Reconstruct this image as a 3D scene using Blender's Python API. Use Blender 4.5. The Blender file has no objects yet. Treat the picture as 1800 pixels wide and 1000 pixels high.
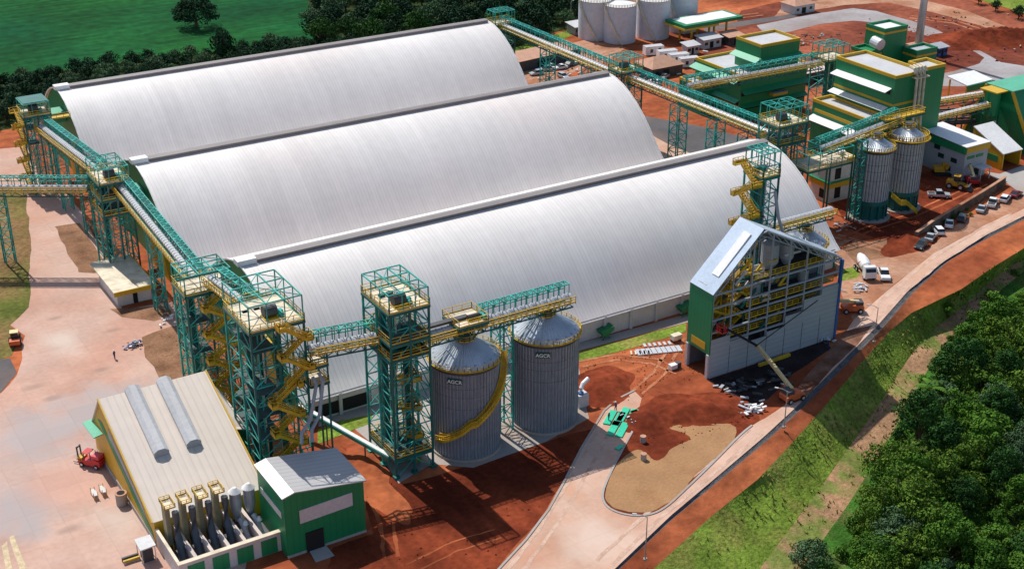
import bpy, bmesh, math, random
from mathutils import Vector, Matrix, noise
random.seed(7)
C = bpy.context.scene.collection
R_ = math.radians
# ------------------------------------------------------------------ camera
F = 2431.0; CAMH = 120.0
def _n(v): return Vector(v).normalized()
EX = _n((4391., -1160., F)); EY = _n((-1653., -1160., F)); EY = (EY-EX*EY.dot(EX)).normalized()
EZ = EY.cross(EX)
if EZ[1] > 0: EZ = -EZ
def ray(px, py):
    v = Vector((px-900., py-500., F))
    return Vector((EX.dot(v), EY.dot(v), EZ.dot(v)))
def G(px, py, z=0.0):                       # photo pixel -> point of the level z
    d = ray(px, py); t = (z-CAMH)/d.z
    return Vector((d.x*t, d.y*t, z))
cam_d = bpy.data.cameras.new('camera'); cam = bpy.data.objects.new('camera', cam_d); C.objects.link(cam)
cam_d.sensor_width = 36.0; cam_d.lens = F/1800*36; cam_d.clip_start = 1; cam_d.clip_end = 8000
rt = Vector((EX[0], EY[0], EZ[0])); dn = Vector((EX[1], EY[1], EZ[1])); fw = Vector((EX[2], EY[2], EZ[2]))
m3 = Matrix((rt, -dn, -fw)).transposed()
cam.matrix_world = Matrix.Translation((0, 0, CAMH)) @ m3.to_4x4()
bpy.context.scene.camera = cam
# ------------------------------------------------------------------ light
SUN_EL, SUN_AZ = R_(54), R_(-5)             # azimuth measured from +Y towards +X
world = bpy.data.worlds.new('World'); bpy.context.scene.world = world; world.use_nodes = True
nt = world.node_tree; sky = nt.nodes.new('ShaderNodeTexSky'); sky.sky_type = 'NISHITA'
sky.sun_disc = False; sky.sun_elevation = SUN_EL; sky.sun_rotation = SUN_AZ
bg = nt.nodes['Background']; bg.inputs[1].default_value = 0.115; nt.links.new(sky.outputs[0], bg.inputs[0])
sl = bpy.data.lights.new('sun', 'SUN'); sl.energy = 4.3; sl.angle = R_(0.5); sl.color = (1, .95, .87)
so = bpy.data.objects.new('sun', sl); C.objects.link(so)
sd = Vector((math.sin(SUN_AZ)*math.cos(SUN_EL), math.cos(SUN_AZ)*math.cos(SUN_EL), math.sin(SUN_EL)))
so.rotation_euler = sd.to_track_quat('Z', 'Y').to_euler(); so.location = (0, 0, 300)
vs = bpy.context.scene.view_settings; vs.view_transform = 'Standard'; vs.look = 'None'; vs.exposure = 0.03; vs.gamma = 1
# ------------------------------------------------------------------ materials
def mat(name, col, rough=.7, var=.15, scale=.4, metal=0., fine=.08, col2=None, s2=.05, spec=.5, bump=0., bscale=3., thr=(.42, .62)):
    m = bpy.data.materials.new(name); m.use_nodes = True
    t = m.node_tree; N = t.nodes; L = t.links; b = N['Principled BSDF']
    geo = N.new('ShaderNodeNewGeometry')
    def nz(s, det=4):
        n = N.new('ShaderNodeTexNoise'); n.inputs['Scale'].default_value = s; n.inputs['Detail'].default_value = det
        L.new(geo.outputs['Position'], n.inputs['Vector']); return n
    def ramp(src, lo, hi, a, c):
        r = N.new('ShaderNodeMapRange'); r.inputs[1].default_value = lo; r.inputs[2].default_value = hi
        r.inputs[3].default_value = a; r.inputs[4].default_value = c; L.new(src, r.inputs[0]); return r.outputs[0]
    base = N.new('ShaderNodeRGB'); base.outputs[0].default_value = (*col, 1); cur = base.outputs[0]
    if col2:
        mx = N.new('ShaderNodeMix'); mx.data_type = 'RGBA'; mx.inputs[7].default_value = (*col2, 1)
        L.new(cur, mx.inputs[6]); L.new(ramp(nz(s2, 8).outputs[0], thr[0], thr[1], 0, 1), mx.inputs[0]); cur = mx.outputs[2]
    f1 = ramp(nz(scale, 5).outputs[0], .3, .7, 1-var, 1+var); f2 = ramp(nz(scale*9, 3).outputs[0], .3, .7, 1-fine, 1+fine)
    mu = N.new('ShaderNodeMath'); mu.operation = 'MULTIPLY'; L.new(f1, mu.inputs[0]); L.new(f2, mu.inputs[1])
    sc = N.new('ShaderNodeVectorMath'); sc.operation = 'SCALE'; L.new(cur, sc.inputs[0]); L.new(mu.outputs[0], sc.inputs['Scale'])
    L.new(sc.outputs[0], b.inputs['Base Color'])
    b.inputs['Roughness'].default_value = rough; b.inputs['Metallic'].default_value = metal
    b.inputs['Specular IOR Level'].default_value = spec
    if bump:
        bm_ = N.new('ShaderNodeBump'); bm_.inputs['Strength'].default_value = bump; bm_.inputs['Distance'].default_value = .3
        L.new(nz(bscale, 6).outputs[0], bm_.inputs['Height']); L.new(bm_.outputs[0], b.inputs['Normal'])
    return m
M = {}
M['soil'] = mat('red_soil', (.41, .120, .048), 1, .25, .06, col2=(.27, .066, .028), s2=.035, fine=.2, bump=.6, bscale=.8, spec=.1)
M['darksoil'] = mat('damp_red_soil', (.215, .044, .018), 1, .25, .12, col2=(.13, .025, .011), s2=.08, fine=.2, bump=.5, bscale=.9, spec=.1)
M['palesoil'] = mat('pale_worn_soil', (.47, .27, .18), 1, .15, .1, col2=(.36, .16, .09), s2=.09, fine=.15, bump=.3, spec=.1)
M['sand'] = mat('tan_sand', (.37, .21, .105), 1, .10, .2, fine=.08, col2=(.30, .15, .07), s2=.12, thr=(.55, .75), bump=.3, spec=.1)
M['concrete_pink'] = mat('dusty_concrete', (.55, .37, .30), .95, .10, .12, fine=.06, col2=(.52, .30, .225), s2=.055, spec=.2)
M['concrete_road'] = mat('pale_concrete_road', (.62, .42, .325), .95, .08, .15, fine=.05, col2=(.50, .28, .19), s2=.07, thr=(.45, .7), spec=.2)
M['concrete'] = mat('grey_concrete', (.40, .38, .36), .9, .12, .2, fine=.06, col2=(.36, .29, .25), s2=.1, spec=.2)
M['asphalt'] = mat('asphalt', (.11, .105, .11), .9, .2, .1, col2=(.17, .13, .12), s2=.04, spec=.2)
M['far_road'] = mat('far_concrete', (.36, .345, .35), .9, .12, .08, col2=(.29, .24, .23), s2=.05, spec=.2)
M['dirt'] = mat('brown_dirt', (.27, .145, .085), 1, .25, .25, col2=(.17, .08, .045), s2=.2, thr=(.5, .7), fine=.2, bump=.5, spec=.1)
M['grass'] = mat('grass_slope', (.17, .25, .034), 1, .28, .15, col2=(.25, .225, .060), s2=.12, thr=(.48, .72), fine=.35, bump=.8, bscale=2, spec=.1)
M['path'] = mat('dirt_path', (.38, .22, .125), 1, .2, .15, col2=(.17, .21, .05), s2=.13, thr=(.46, .58), fine=.25, bump=.5, spec=.1)
M['drygrass'] = mat('dry_grass', (.12, .14, .03), 1, .3, .12, col2=(.24, .145, .065), s2=.05, thr=(.4, .6), fine=.3, bump=.6, spec=.1)
M['crop'] = mat('green_crop', (.012, .098, .018), 1, .25, .03, col2=(.004, .064, .022), s2=.012, thr=(.35, .65), fine=.3, spec=.1)
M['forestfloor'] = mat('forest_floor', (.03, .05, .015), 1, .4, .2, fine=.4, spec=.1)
M['undergrowth'] = mat('bright_undergrowth', (.045, .135, .018), 1, .35, .3, fine=.4, col2=(.09, .12, .03), s2=.2, bump=.8, bscale=2, spec=.1)
M['shadedsoil'] = mat('shade_dark_soil', (.035, .026, .026), 1, .4, .3, fine=.3, bump=.6, bscale=1.5, spec=.1)  # near-black soil with building shade in its colour
M['farsoil'] = mat('maroon_soil', (.30, .090, .050), 1, .3, .05, fine=.25, col2=(.145, .036, .022), s2=.022, thr=(.4, .6), bump=.6, bscale=.5, spec=.1)
M['tracksoil'] = mat('dusty_track_soil', (.45, .20, .11), 1, .2, .3, fine=.25, col2=(.38, .125, .058), s2=.35, thr=(.42, .6), spec=.1)
M['roadmark'] = mat('reddish_road_mark', (.54, .35, .265), 1, .1, .4, fine=.15, col2=(.59, .415, .325), s2=.4, thr=(.4, .6), spec=.1)
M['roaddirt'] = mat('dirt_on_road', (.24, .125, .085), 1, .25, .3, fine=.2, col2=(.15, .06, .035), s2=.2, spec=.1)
M['concrete_lilac'] = mat('grey_lilac_concrete', (.45, .38, .36), .95, .1, .1, fine=.06, col2=(.52, .40, .34), s2=.08, spec=.2)
M['concrete_light'] = mat('light_concrete', (.60, .46, .385), .95, .06, .2, fine=.05, spec=.2)
M['gutter'] = mat('stone_gutter', (.10, .10, .105), .95, .3, .6, fine=.3, bump=.8, bscale=2.5, spec=.2)
M['teal'] = mat('teal_steel', (.012, .39, .325), .5, .28, .5, col2=(.035, .17, .135), s2=.55, thr=(.45, .7))
M['shadeteal'] = mat('shaded_teal_steel', (.004, .125, .11), .5, .2, .5)  # darker copy of the teal steel, shade put into its colour
M['yellow'] = mat('yellow_paint', (.66, .42, .02), .55, .2, .5, col2=(.42, .235, .03), s2=.6, thr=(.5, .72))
M['yellowwall'] = mat('yellow_cladding', (.62, .38, .02), .5, .06, .2)
M['green'] = mat('green_cladding', (.004, .22, .075), .5, .07, .15)
M['lightgreen'] = mat('pale_green_sheet', (.10, .42, .26), .45, .08, .2)
M['shadegrating'] = mat('shaded_steel_grating', (.05, .085, .08), .7, .25, .8)  # lower decks: shade under the top deck painted into a darker colour
M['white'] = mat('white_sheet', (.80, .80, .79), .45, .06, .2)
M['cream'] = mat('cream_plate', (.70, .62, .47), .7, .15, .7, col2=(.50, .40, .26), s2=.5, thr=(.5, .75))
M['ltgrey'] = mat('light_grey_sheet', (.55, .55, .56), .45, .08, .2)
M['grey'] = mat('grey_panel', (.36, .38, .41), .6, .08, .3)
M['dkgrey'] = mat('dark_grey', (.06, .062, .068), .6, .2, .4)
M['black'] = mat('dark_opening', (.012, .012, .013), .9, .1)
M['glass'] = mat('dark_glass', (.02, .03, .035), .12, .1)
M['galv'] = mat('galvanised_steel', (.34, .395, .46), .5, .14, .9, metal=.3, fine=.1)
M['tin'] = mat('bright_metal', (.62, .66, .70), .35, .08, .3, metal=.3)
M['bluemetal'] = mat('new_steel_roof', (.50, .60, .72), .35, .08, .3, metal=.2)
M['tile'] = mat('clay_tile', (.50, .28, .19), .9, .12, .6)
M['wallw'] = mat('painted_wall', (.60, .58, .57), .8, .08, .3)
M['wallbeige'] = mat('beige_wall', (.62, .52, .47), .85, .1, .3)
M['trunk'] = mat('bark', (.10, .07, .045), .95, .3, 1.)
M['red'] = mat('red_paint', (.55, .025, .03), .4, .1, .5)
M['orange'] = mat('orange_paint', (.65, .13, .04), .45, .1, .5)
M['cat'] = mat('machine_yellow', (.58, .30, .02), .5, .12, .7)
M['tyre'] = mat('tyre_rubber', (.02, .02, .02), .9, .1)
M['blue'] = mat('blue_paint', (.03, .12, .35), .5, .1, .5)
M['carw'] = mat('white_car_paint', (.78, .79, .80), .25, .02, .5)
M['card'] = mat('dark_car_paint', (.035, .05, .06), .25, .02, .5)
M['cars'] = mat('silver_car_paint', (.50, .55, .58), .25, .02, .5, metal=.3)
M['carr'] = mat('maroon_car_paint', (.22, .03, .05), .25, .02, .5)
M['greenplastic'] = mat('bright_green_sheet', (.01, .52, .30), .5, .1, .4)
M['skin'] = mat('skin', (.35, .20, .13), .7, .05)
M['cloth'] = mat('work_clothes', (.05, .07, .16), .9, .1)
M['tank'] = mat('tank_paint', (.60, .64, .70), .5, .05, .1)
def slabs(m, size, amp, joint):
    t = m.node_tree; N = t.nodes; L = t.links; b = N['Principled BSDF']; src = b.inputs['Base Color'].links[0].from_socket
    geo = N.new('ShaderNodeNewGeometry'); dv = N.new('ShaderNodeVectorMath'); dv.operation = 'SCALE'; dv.inputs['Scale'].default_value = 1/size; L.new(geo.outputs['Position'], dv.inputs[0])
    fl = N.new('ShaderNodeVectorMath'); fl.operation = 'FLOOR'; L.new(dv.outputs[0], fl.inputs[0])
    wn = N.new('ShaderNodeTexWhiteNoise'); wn.noise_dimensions = '2D'; L.new(fl.outputs[0], wn.inputs['Vector'])
    fr = N.new('ShaderNodeVectorMath'); fr.operation = 'FRACTION'; L.new(dv.outputs[0], fr.inputs[0]); sx = N.new('ShaderNodeSeparateXYZ'); L.new(fr.outputs[0], sx.inputs[0])
    mn = N.new('ShaderNodeMath'); mn.operation = 'MINIMUM'; L.new(sx.outputs[0], mn.inputs[0]); L.new(sx.outputs[1], mn.inputs[1])
    lt = N.new('ShaderNodeMath'); lt.operation = 'LESS_THAN'; L.new(mn.outputs[0], lt.inputs[0]); lt.inputs[1].default_value = .16/size
    k = N.new('ShaderNodeMath'); k.operation = 'MULTIPLY_ADD'; L.new(wn.outputs['Value'], k.inputs[0]); k.inputs[1].default_value = amp; k.inputs[2].default_value = 1-amp/2
    j = N.new('ShaderNodeMath'); j.operation = 'MULTIPLY_ADD'; L.new(lt.outputs[0], j.inputs[0]); j.inputs[1].default_value = -joint; L.new(k.outputs[0], j.inputs[2])
    sc = N.new('ShaderNodeVectorMath'); sc.operation = 'SCALE'; L.new(src, sc.inputs[0]); L.new(j.outputs[0], sc.inputs['Scale']); L.new(sc.outputs[0], b.inputs['Base Color'])
def stain(m, px, r0, r1, col, amt=1., ell=(1, 1)):
    t = m.node_tree; N = t.nodes; L = t.links; b = N['Principled BSDF']; src = b.inputs['Base Color'].links[0].from_socket; c = G(*px)
    geo = N.new('ShaderNodeNewGeometry'); sb = N.new('ShaderNodeVectorMath'); sb.operation = 'SUBTRACT'; sb.inputs[1].default_value = c; L.new(geo.outputs['Position'], sb.inputs[0])
    ml = N.new('ShaderNodeVectorMath'); ml.operation = 'MULTIPLY'; ml.inputs[1].default_value = (1/ell[0], 1/ell[1], 0); L.new(sb.outputs[0], ml.inputs[0])
    ln = N.new('ShaderNodeVectorMath'); ln.operation = 'LENGTH'; L.new(ml.outputs[0], ln.inputs[0])
    nz = N.new('ShaderNodeTexNoise'); nz.inputs['Scale'].default_value = .22; nz.inputs['Detail'].default_value = 8; L.new(geo.outputs['Position'], nz.inputs['Vector'])
    ad = N.new('ShaderNodeMath'); ad.operation = 'MULTIPLY_ADD'; L.new(nz.outputs[0], ad.inputs[0]); ad.inputs[1].default_value = r1*1.1; L.new(ln.outputs['Value'], ad.inputs[2])
    mr = N.new('ShaderNodeMapRange'); mr.inputs[1].default_value = r0+r1*.55; mr.inputs[2].default_value = r1*1.55; mr.inputs[3].default_value = amt; mr.inputs[4].default_value = 0; L.new(ad.outputs[0], mr.inputs[0])
    mx = N.new('ShaderNodeMix'); mx.data_type = 'RGBA'; mx.inputs[7].default_value = (*col, 1); L.new(src, mx.inputs[6]); L.new(mr.outputs[0], mx.inputs[0]); L.new(mx.outputs[2], b.inputs['Base Color'])
for a_ in (((190,715), 4, 13, (.42, .365, .355), .9, (1.3, .8)), ((60,770), 3, 12, (.42, .365, .355), .9), ((30,900), 3, 10, (.40, .355, .35), .9, (.7, 1.2)), ((108,598), 1, 5.5, (.62, .51, .43), .8, (.7, 1.4)), ((200,910), 1, 6, (.60, .50, .43), .7, (.8, 1.2)),
           ((110,850), 2, 8, (.56, .32, .25), .6), ((300,610), 2, 7, (.55, .30, .22), .7), ((120,480), 2, 8, (.58, .40, .32), .5), ((70,380), 2, 7, (.54, .30, .21), .5)): stain(M['concrete_pink'], *a_)
for a_ in (((1000,860), 1, 4, (.56, .30, .19), .7, (.6, 1.5)), ((1090,735), 1, 6, (.55, .27, .17), .8), ((1050,950), 2, 7, (.66, .53, .45), .7), ((940,980), 1, 4, (.52, .26, .17), .7), ((1420,660), 1, 5, (.50, .29, .19), .6), ((1620,470), 1, 8, (.60, .38, .26), .6)): stain(M['concrete_road'], *a_)
for k_ in ('concrete_pink',): slabs(M[k_], 4.6, .06, .06)
for q_, r_ in (((90,700),.9),((140,800),.7),((60,680),1.1),((210,760),.8),((120,930),1.0),((175,650),.8),((250,720),.7),((95,560),.8),((200,580),.9)): stain(M['concrete_pink'], q_, r_*.4, r_*1.6, (.30, .21, .17), .55, (1.6, .8))
def streaks(m, vec, lo, hi):
    t = m.node_tree; N = t.nodes; L = t.links; b = N['Principled BSDF']; src = b.inputs['Base Color'].links[0].from_socket
    geo = N.new('ShaderNodeNewGeometry'); vm = N.new('ShaderNodeVectorMath'); vm.operation = 'MULTIPLY'; vm.inputs[1].default_value = vec; L.new(geo.outputs['Position'], vm.inputs[0])
    sn = N.new('ShaderNodeTexNoise'); sn.inputs['Scale'].default_value = 1.0; sn.inputs['Detail'].default_value = 4; L.new(vm.outputs[0], sn.inputs['Vector'])
    sr = N.new('ShaderNodeMapRange'); sr.inputs[1].default_value = .35; sr.inputs[2].default_value = .65; sr.inputs[3].default_value = lo; sr.inputs[4].default_value = hi; L.new(sn.outputs[0], sr.inputs[0])
    sc = N.new('ShaderNodeVectorMath'); sc.operation = 'SCALE'; L.new(src, sc.inputs[0]); L.new(sr.outputs[0], sc.inputs['Scale']); L.new(sc.outputs[0], b.inputs['Base Color'])
streaks(M['crop'], (.02, .45, 0), .78, 1.2); streaks(M['darksoil'], (.35, .05, 0), .75, 1.2); streaks(M['soil'], (.05, .3, 0), .82, 1.15)
slabs(M['concrete_road'], 5.2, .07, .05)
M['shedroof'] = None
def striped(name, col, axis, period, dark, rough=.5, spots=None, metal=0., panel=0., bumpd=.0):
    """sheet whose colour follows its ribs, with panel to panel variation and faint mottling"""
    m = mat(name, col, rough, .05, .06, metal, fine=.03, col2=spots, s2=.03, thr=(.5, .8))
    t = m.node_tree; N = t.nodes; L = t.links; b = N['Principled BSDF']
    src = b.inputs['Base Color'].links[0].from_socket
    geo = N.new('ShaderNodeNewGeometry'); sx = N.new('ShaderNodeSeparateXYZ'); L.new(geo.outputs['Position'], sx.inputs[0])
    def mth(op, a, v=None, v2=None):
        n = N.new('ShaderNodeMath'); n.operation = op; L.new(a, n.inputs[0])
        if v is not None: n.inputs[1].default_value = v
        if v2 is not None: L.new(v2, n.inputs[1])
        return n.outputs[0]
    co = sx.outputs[axis] if axis < 3 else mth('ADD', sx.outputs[0], None, sx.outputs[1])
    fr = mth('FRACT', mth('MULTIPLY', co, 1/period))
    lo = mth('LESS_THAN', fr, .22)
    k = mth('SUBTRACT', mth('MULTIPLY', lo, -dark), -1.0)
    if panel:
        vm = N.new('ShaderNodeVectorMath'); vm.operation = 'MULTIPLY'; vm.inputs[1].default_value = [(1.1, .035, .035), (.035, 1.1, .035), (.05, .05, .8), (.7, .7, .03)][axis]; L.new(geo.outputs['Position'], vm.inputs[0])
        sn = N.new('ShaderNodeTexNoise'); sn.inputs['Scale'].default_value = 1.0; sn.inputs['Detail'].default_value = 5; L.new(vm.outputs[0], sn.inputs['Vector'])
        sr = N.new('ShaderNodeMapRange'); sr.inputs[1].default_value = .35; sr.inputs[2].default_value = .65; sr.inputs[3].default_value = 1-panel*.8; sr.inputs[4].default_value = 1+panel*.3; L.new(sn.outputs[0], sr.inputs[0])
        k = mth('MULTIPLY', k, None, sr.outputs[0])
        fl = mth('FLOOR', mth('MULTIPLY', co, 1/(period*7)))
        wn = N.new('ShaderNodeTexWhiteNoise'); wn.noise_dimensions = '1D'; L.new(fl, wn.inputs['W'])
        k = mth('MULTIPLY', k, None, mth('ADD', mth('MULTIPLY', wn.outputs[0], panel), 1-panel/2))
    sc = N.new('ShaderNodeVectorMath'); sc.operation = 'SCALE'; L.new(src, sc.inputs[0]); L.new(k, sc.inputs['Scale'])
    L.new(sc.outputs[0], b.inputs['Base Color'])
    return m
M['archroof'] = striped('arched_roof_sheet', (.89, .845, .80), 0, .75, .11, .36, (.80, .71, .665), panel=.055)  # pinkish mottling paints bounce light from the red soil into the roof
M['shedroof'] = striped('cream_shed_roof', (.74, .64, .55), 0, 1.1, .10, .55, (.66, .52, .42), panel=.05)
M['green'] = striped('green_ribbed_cladding', (.004, .23, .085), 3, .95, .14, .5, (.006, .19, .07), panel=.08)
M['yellowwall'] = striped('yellow_ribbed_cladding', (.62, .38, .02), 3, .95, .08, .5, panel=.05)
M['grnroof'] = striped('grey_ribbed_roof', (.44, .435, .44), 1, 1.0, .16, .5)
M['cladding'] = striped('grey_cladding', (.40, .42, .45), 2, .95, .12, .6, panel=.05)
def leafmat(name, c, c2):
    m = mat(name, c, .7, .35, .35, col2=c2, s2=.18, thr=(.35, .65), fine=.3, spec=.06)
    N = m.node_tree.nodes; b = N['Principled BSDF']
    return m
M['vent'] = mat('vent_grey', (.24, .19, .18), .6, .1, .3); M['ventcap'] = mat('vent_cap_grey', (.25, .225, .215), .5, .08, .3); M['olive'] = mat('olive_filter', (.30, .28, .17), .6, .15, .6)
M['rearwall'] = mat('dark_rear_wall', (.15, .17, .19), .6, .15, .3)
M['galv2'] = mat('light_galvanised_steel', (.52, .55, .58), .45, .14, .9, metal=.25)
M['cone'] = mat('silo_cone_metal', (.52, .57, .62), .36, .12, .5, metal=.5)
M['duct'] = mat('dark_blue_duct', (.07, .085, .10), .5, .15, .6)
M['boom'] = mat('cream_yellow_boom', (.72, .56, .27), .5, .1, .5)
M['stiff'] = mat('stiffener_steel', (.19, .22, .26), .6, .2, .8)  # darker than the silo wall: rib shading put into the colour
M['frame'] = mat('frame_steel', (.33, .36, .40), .5, .1, .3)
LEAF = [leafmat('leaf_mid_green', (.085, .185, .022), (.052, .130, .017)), leafmat('leaf_yellow_green', (.115, .195, .026), (.075, .150, .020)),
        leafmat('leaf_grey_green', (.100, .170, .080), (.065, .130, .055)), leafmat('leaf_dark_green', (.042, .110, .022), (.026, .075, .018)),
        leafmat('leaf_far_dark', (.016, .050, .026), (.022, .055, .022))]
# ------------------------------------------------------------------ mesh helpers
class MB:
    def __init__(s): s.v = []; s.f = []
    def add(s, vs_, fs_):
        o = len(s.v); s.v += [tuple(p) for p in vs_]; s.f += [tuple(i+o for i in f) for f in fs_]
    def box(s, x0, x1, y0, y1, z0, z1):
        s.add([(x0,y0,z0),(x1,y0,z0),(x1,y1,z0),(x0,y1,z0),(x0,y0,z1),(x1,y0,z1),(x1,y1,z1),(x0,y1,z1)],
              [(3,2,1,0),(4,5,6,7),(0,1,5,4),(1,2,6,5),(2,3,7,6),(3,0,4,7)])
    def beam(s, a, b, w=.2, h=None):
        a = Vector(a); b = Vector(b); d = b-a
        if d.length < 1e-4: return
        d.normalize(); up = Vector((0,0,1)) if abs(d.z) < .95 else Vector((1,0,0))
        sx = d.cross(up).normalized()*w/2; sy = sx.cross(d).normalized()*(h or w)/2
        q = [p+i*sx+j*sy for p in (a, b) for i, j in ((-1,-1),(1,-1),(1,1),(-1,1))]
        s.add(q, [(0,1,2,3),(7,6,5,4),(4,5,1,0),(5,6,2,1),(6,7,3,2),(7,4,0,3)])
    def cyl(s, c, r, z0, z1, n=24, r2=None, cap=True):
        r2 = r if r2 is None else r2; x, y = c
        q = [(x+r*math.cos(6.28318*i/n), y+r*math.sin(6.28318*i/n), z0) for i in range(n)]
        q += [(x+r2*math.cos(6.28318*i/n), y+r2*math.sin(6.28318*i/n), z1) for i in range(n)]
        f = [(i, (i+1) % n, n+(i+1) % n, n+i) for i in range(n)]
        if cap: f += [tuple(range(n, 2*n)), tuple(range(n-1, -1, -1))]
        s.add(q, f)
    def tube(s, pts, r, n=8):
        pts = [Vector(p) for p in pts]; q = []; 
        for i, p in enumerate(pts):
            d = (pts[min(i+1, len(pts)-1)]-pts[max(i-1, 0)]).normalized()
            up = Vector((0,0,1)) if abs(d.z) < .95 else Vector((1,0,0))
            a = d.cross(up).normalized(); b = a.cross(d)
            rr = r[i] if isinstance(r, (list, tuple)) else r
            q += [p+rr*(a*math.cos(6.28318*k/n)+b*math.sin(6.28318*k/n)) for k in range(n)]
        f = [(i*n+k, i*n+(k+1) % n, (i+1)*n+(k+1) % n, (i+1)*n+k) for i in range(len(pts)-1) for k in range(n)]
        f += [tuple(range(n-1, -1, -1)), tuple(range((len(pts)-1)*n, len(pts)*n))]
        s.add(q, f)
    def prism(s, poly, a0, a1, axis='x'):
        """poly in the plane across the axis: (y,z) for x, (x,z) for y, (x,y) for z"""
        n = len(poly)
        mk = {'x': lambda p, a: (a, p[0], p[1]), 'y': lambda p, a: (p[0], a, p[1]), 'z': lambda p, a: (p[0], p[1], a)}[axis]
        q = [mk(p, a0) for p in poly]+[mk(p, a1) for p in poly]
        s.add(q, [tuple(range(n-1, -1, -1)), tuple(range(n, 2*n))]+[(i, (i+1) % n, n+(i+1) % n, n+i) for i in range(n)])
    def slab(s, quad, t=.1):
        """a plate: four corners, thickened downwards"""
        q = [Vector(p) for p in quad]; nn = (q[1]-q[0]).cross(q[2]-q[0]).normalized()
        if nn.z < 0: q.reverse(); nn = -nn
        s.add(q+[p-nn*t for p in q], [(0,1,2,3),(7,6,5,4),(0,4,5,1),(1,5,6,2),(2,6,7,3),(3,7,4,0)])
    def build(s, name, m, parent=None, smooth=False):
        me = bpy.data.meshes.new(name)
        o3 = parent_loc(parent) if parent else Vector((0,0,0))
        me.from_pydata([(p[0]-o3.x, p[1]-o3.y, p[2]-o3.z) for p in s.v], [], s.f); me.update()
        me.materials.append(m)
        bm = bmesh.new(); bm.from_mesh(me); bmesh.ops.recalc_face_normals(bm, faces=bm.faces); bm.to_mesh(me); bm.free()
        if smooth: me.polygons.foreach_set('use_smooth', [True]*len(me.polygons))
        ob = bpy.data.objects.new(name, me); C.objects.link(ob)
        if parent: ob.parent = parent
        return ob
def parent_loc(o):
    v = Vector(o.location)
    while o.parent: o = o.parent; v += Vector(o.location)
    return v
def tag(o, label=None, cat=None, group=None, kind=None):
    if label: o['label'] = label
    if cat: o['category'] = cat
    if group: o['group'] = group
    if kind: o['kind'] = kind
    return o
def thing(name, label, cat, loc, group=None):
    o = bpy.data.objects.new(name, None); C.objects.link(o); o.location = loc; o.empty_display_size = .5
    return tag(o, label, cat, group)
def dup(root, loc, rz=0, label=None, scale=None):
    r = root.copy(); C.objects.link(r); r.location = loc; r.rotation_euler = (0, 0, rz)
    if scale: r.scale = scale
    if label: r['label'] = label
    for ch in list(root.children):
        c = ch.copy(); C.objects.link(c); c.parent = r
        for g in list(ch.children):
            d = g.copy(); C.objects.link(d); d.parent = c
    return r
def box(name, m, parent, *a):
    b = MB(); b.box(*a); return b.build(name, m, parent)
def sheet(name, m, px, lvl, label=None, jit=0., step=3., world=False, kind='structure', z=0.):
    pts = [Vector((p[0], p[1], 0)) if world else G(p[0], p[1], z) for p in px]
    if jit:
        out = []
        for i, p in enumerate(pts):
            q = pts[(i+1) % len(pts)]; n = max(1, int((q-p).length/step)); 
            for k in range(n):
                w = p.lerp(q, k/n); nv = noise.noise_vector(w*.16)*jit+noise.noise_vector(w*.7)*jit*.4
                out.append(Vector((w.x+nv.x, w.y+nv.y, 0)))
        pts = out
    me = bpy.data.meshes.new(name); me.from_pydata([(p.x, p.y, z+lvl) for p in pts], [], [tuple(range(len(pts)))])
    bm = bmesh.new(); bm.from_mesh(me); bm.normal_update()
    for f in bm.faces:
        if f.normal.z < 0: f.normal_flip()
    bmesh.ops.triangulate(bm, faces=bm.faces[:]); bm.to_mesh(me); bm.free(); me.materials.append(m)
    o = bpy.data.objects.new(name, me); C.objects.link(o); return tag(o, label, kind=kind)
def rail(mb, pts, h=1.1, sp=1.6, w=.09):
    for a, b in zip(pts, pts[1:]):
        a = Vector(a); b = Vector(b); n = max(1, round((b-a).length/sp)); up = Vector((0,0,h))
        mb.beam(a+up, b+up, w); mb.beam(a+up*.55, b+up*.55, w*.8); mb.beam(a+up*.1, b+up*.1, w*.6, .22)
        for k in range(n+1):
            p = a.lerp(b, k/n); mb.beam(p, p+up, w)
# ------------------------------------------------------------------ ground
E0 = [(1035,1040),(1080,1000),(1180,905),(1260,838),(1340,770),(1400,715),(1480,635),(1540,575),(1600,507),(1660,455),(1720,420),(1800,380),(1900,335),(2100,260)]
E1 = [(1042,1046),(1088,1007),(1190,913),(1272,848),(1354,780),(1414,726),(1496,646),(1557,585),(1617,515),(1674,464),(1731,429),(1807,388),(1907,342),(2105,266)]
E2 = [(1112,1045),(1152,996),(1250,907),(1332,842),(1392,778),(1442,723),(1526,624),(1566,580),(1602,550),(1690,508),(1748,468),(1810,430),(1909,384),(2110,300)]
E3 = [(1290,1060),(1335,1000),(1440,860),(1500,775),(1545,712),(1580,655),(1615,605),(1650,572),(1690,540),(1735,500),(1785,462),(1835,436),(1930,395),(2130,310)]
E4 = [(1375,1060),(1410,1000),(1495,880),(1545,800),(1588,730),(1620,668),(1655,610),(1690,570),(1730,535),(1775,497),(1815,465),(1860,442),(1950,402),(2150,316)]
E1 = [(a[0]*.5+b[0]*.5, a[1]*.5+b[1]*.5) for a, b in zip(E0, E1)]
L0 = [G(*p) for p in E0]; L1 = [G(*p, -.25) for p in E1]; L2 = [G(*p, -1.4) for p in E2]; L3 = [G(*p, -6) for p in E3]; L4 = [G(*p, -7) for p in E4]
L5 = [Vector((p.x+90, p.y-75, -11)) for p in L4]
for L in (L0, L1, L2, L3, L4, L5):
    d = (L[0]-L[1]).normalized(); L.insert(0, L[0]+Vector((-30, -70, 0))); L.append(L[-1]+Vector((900, -60, 0)))
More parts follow.
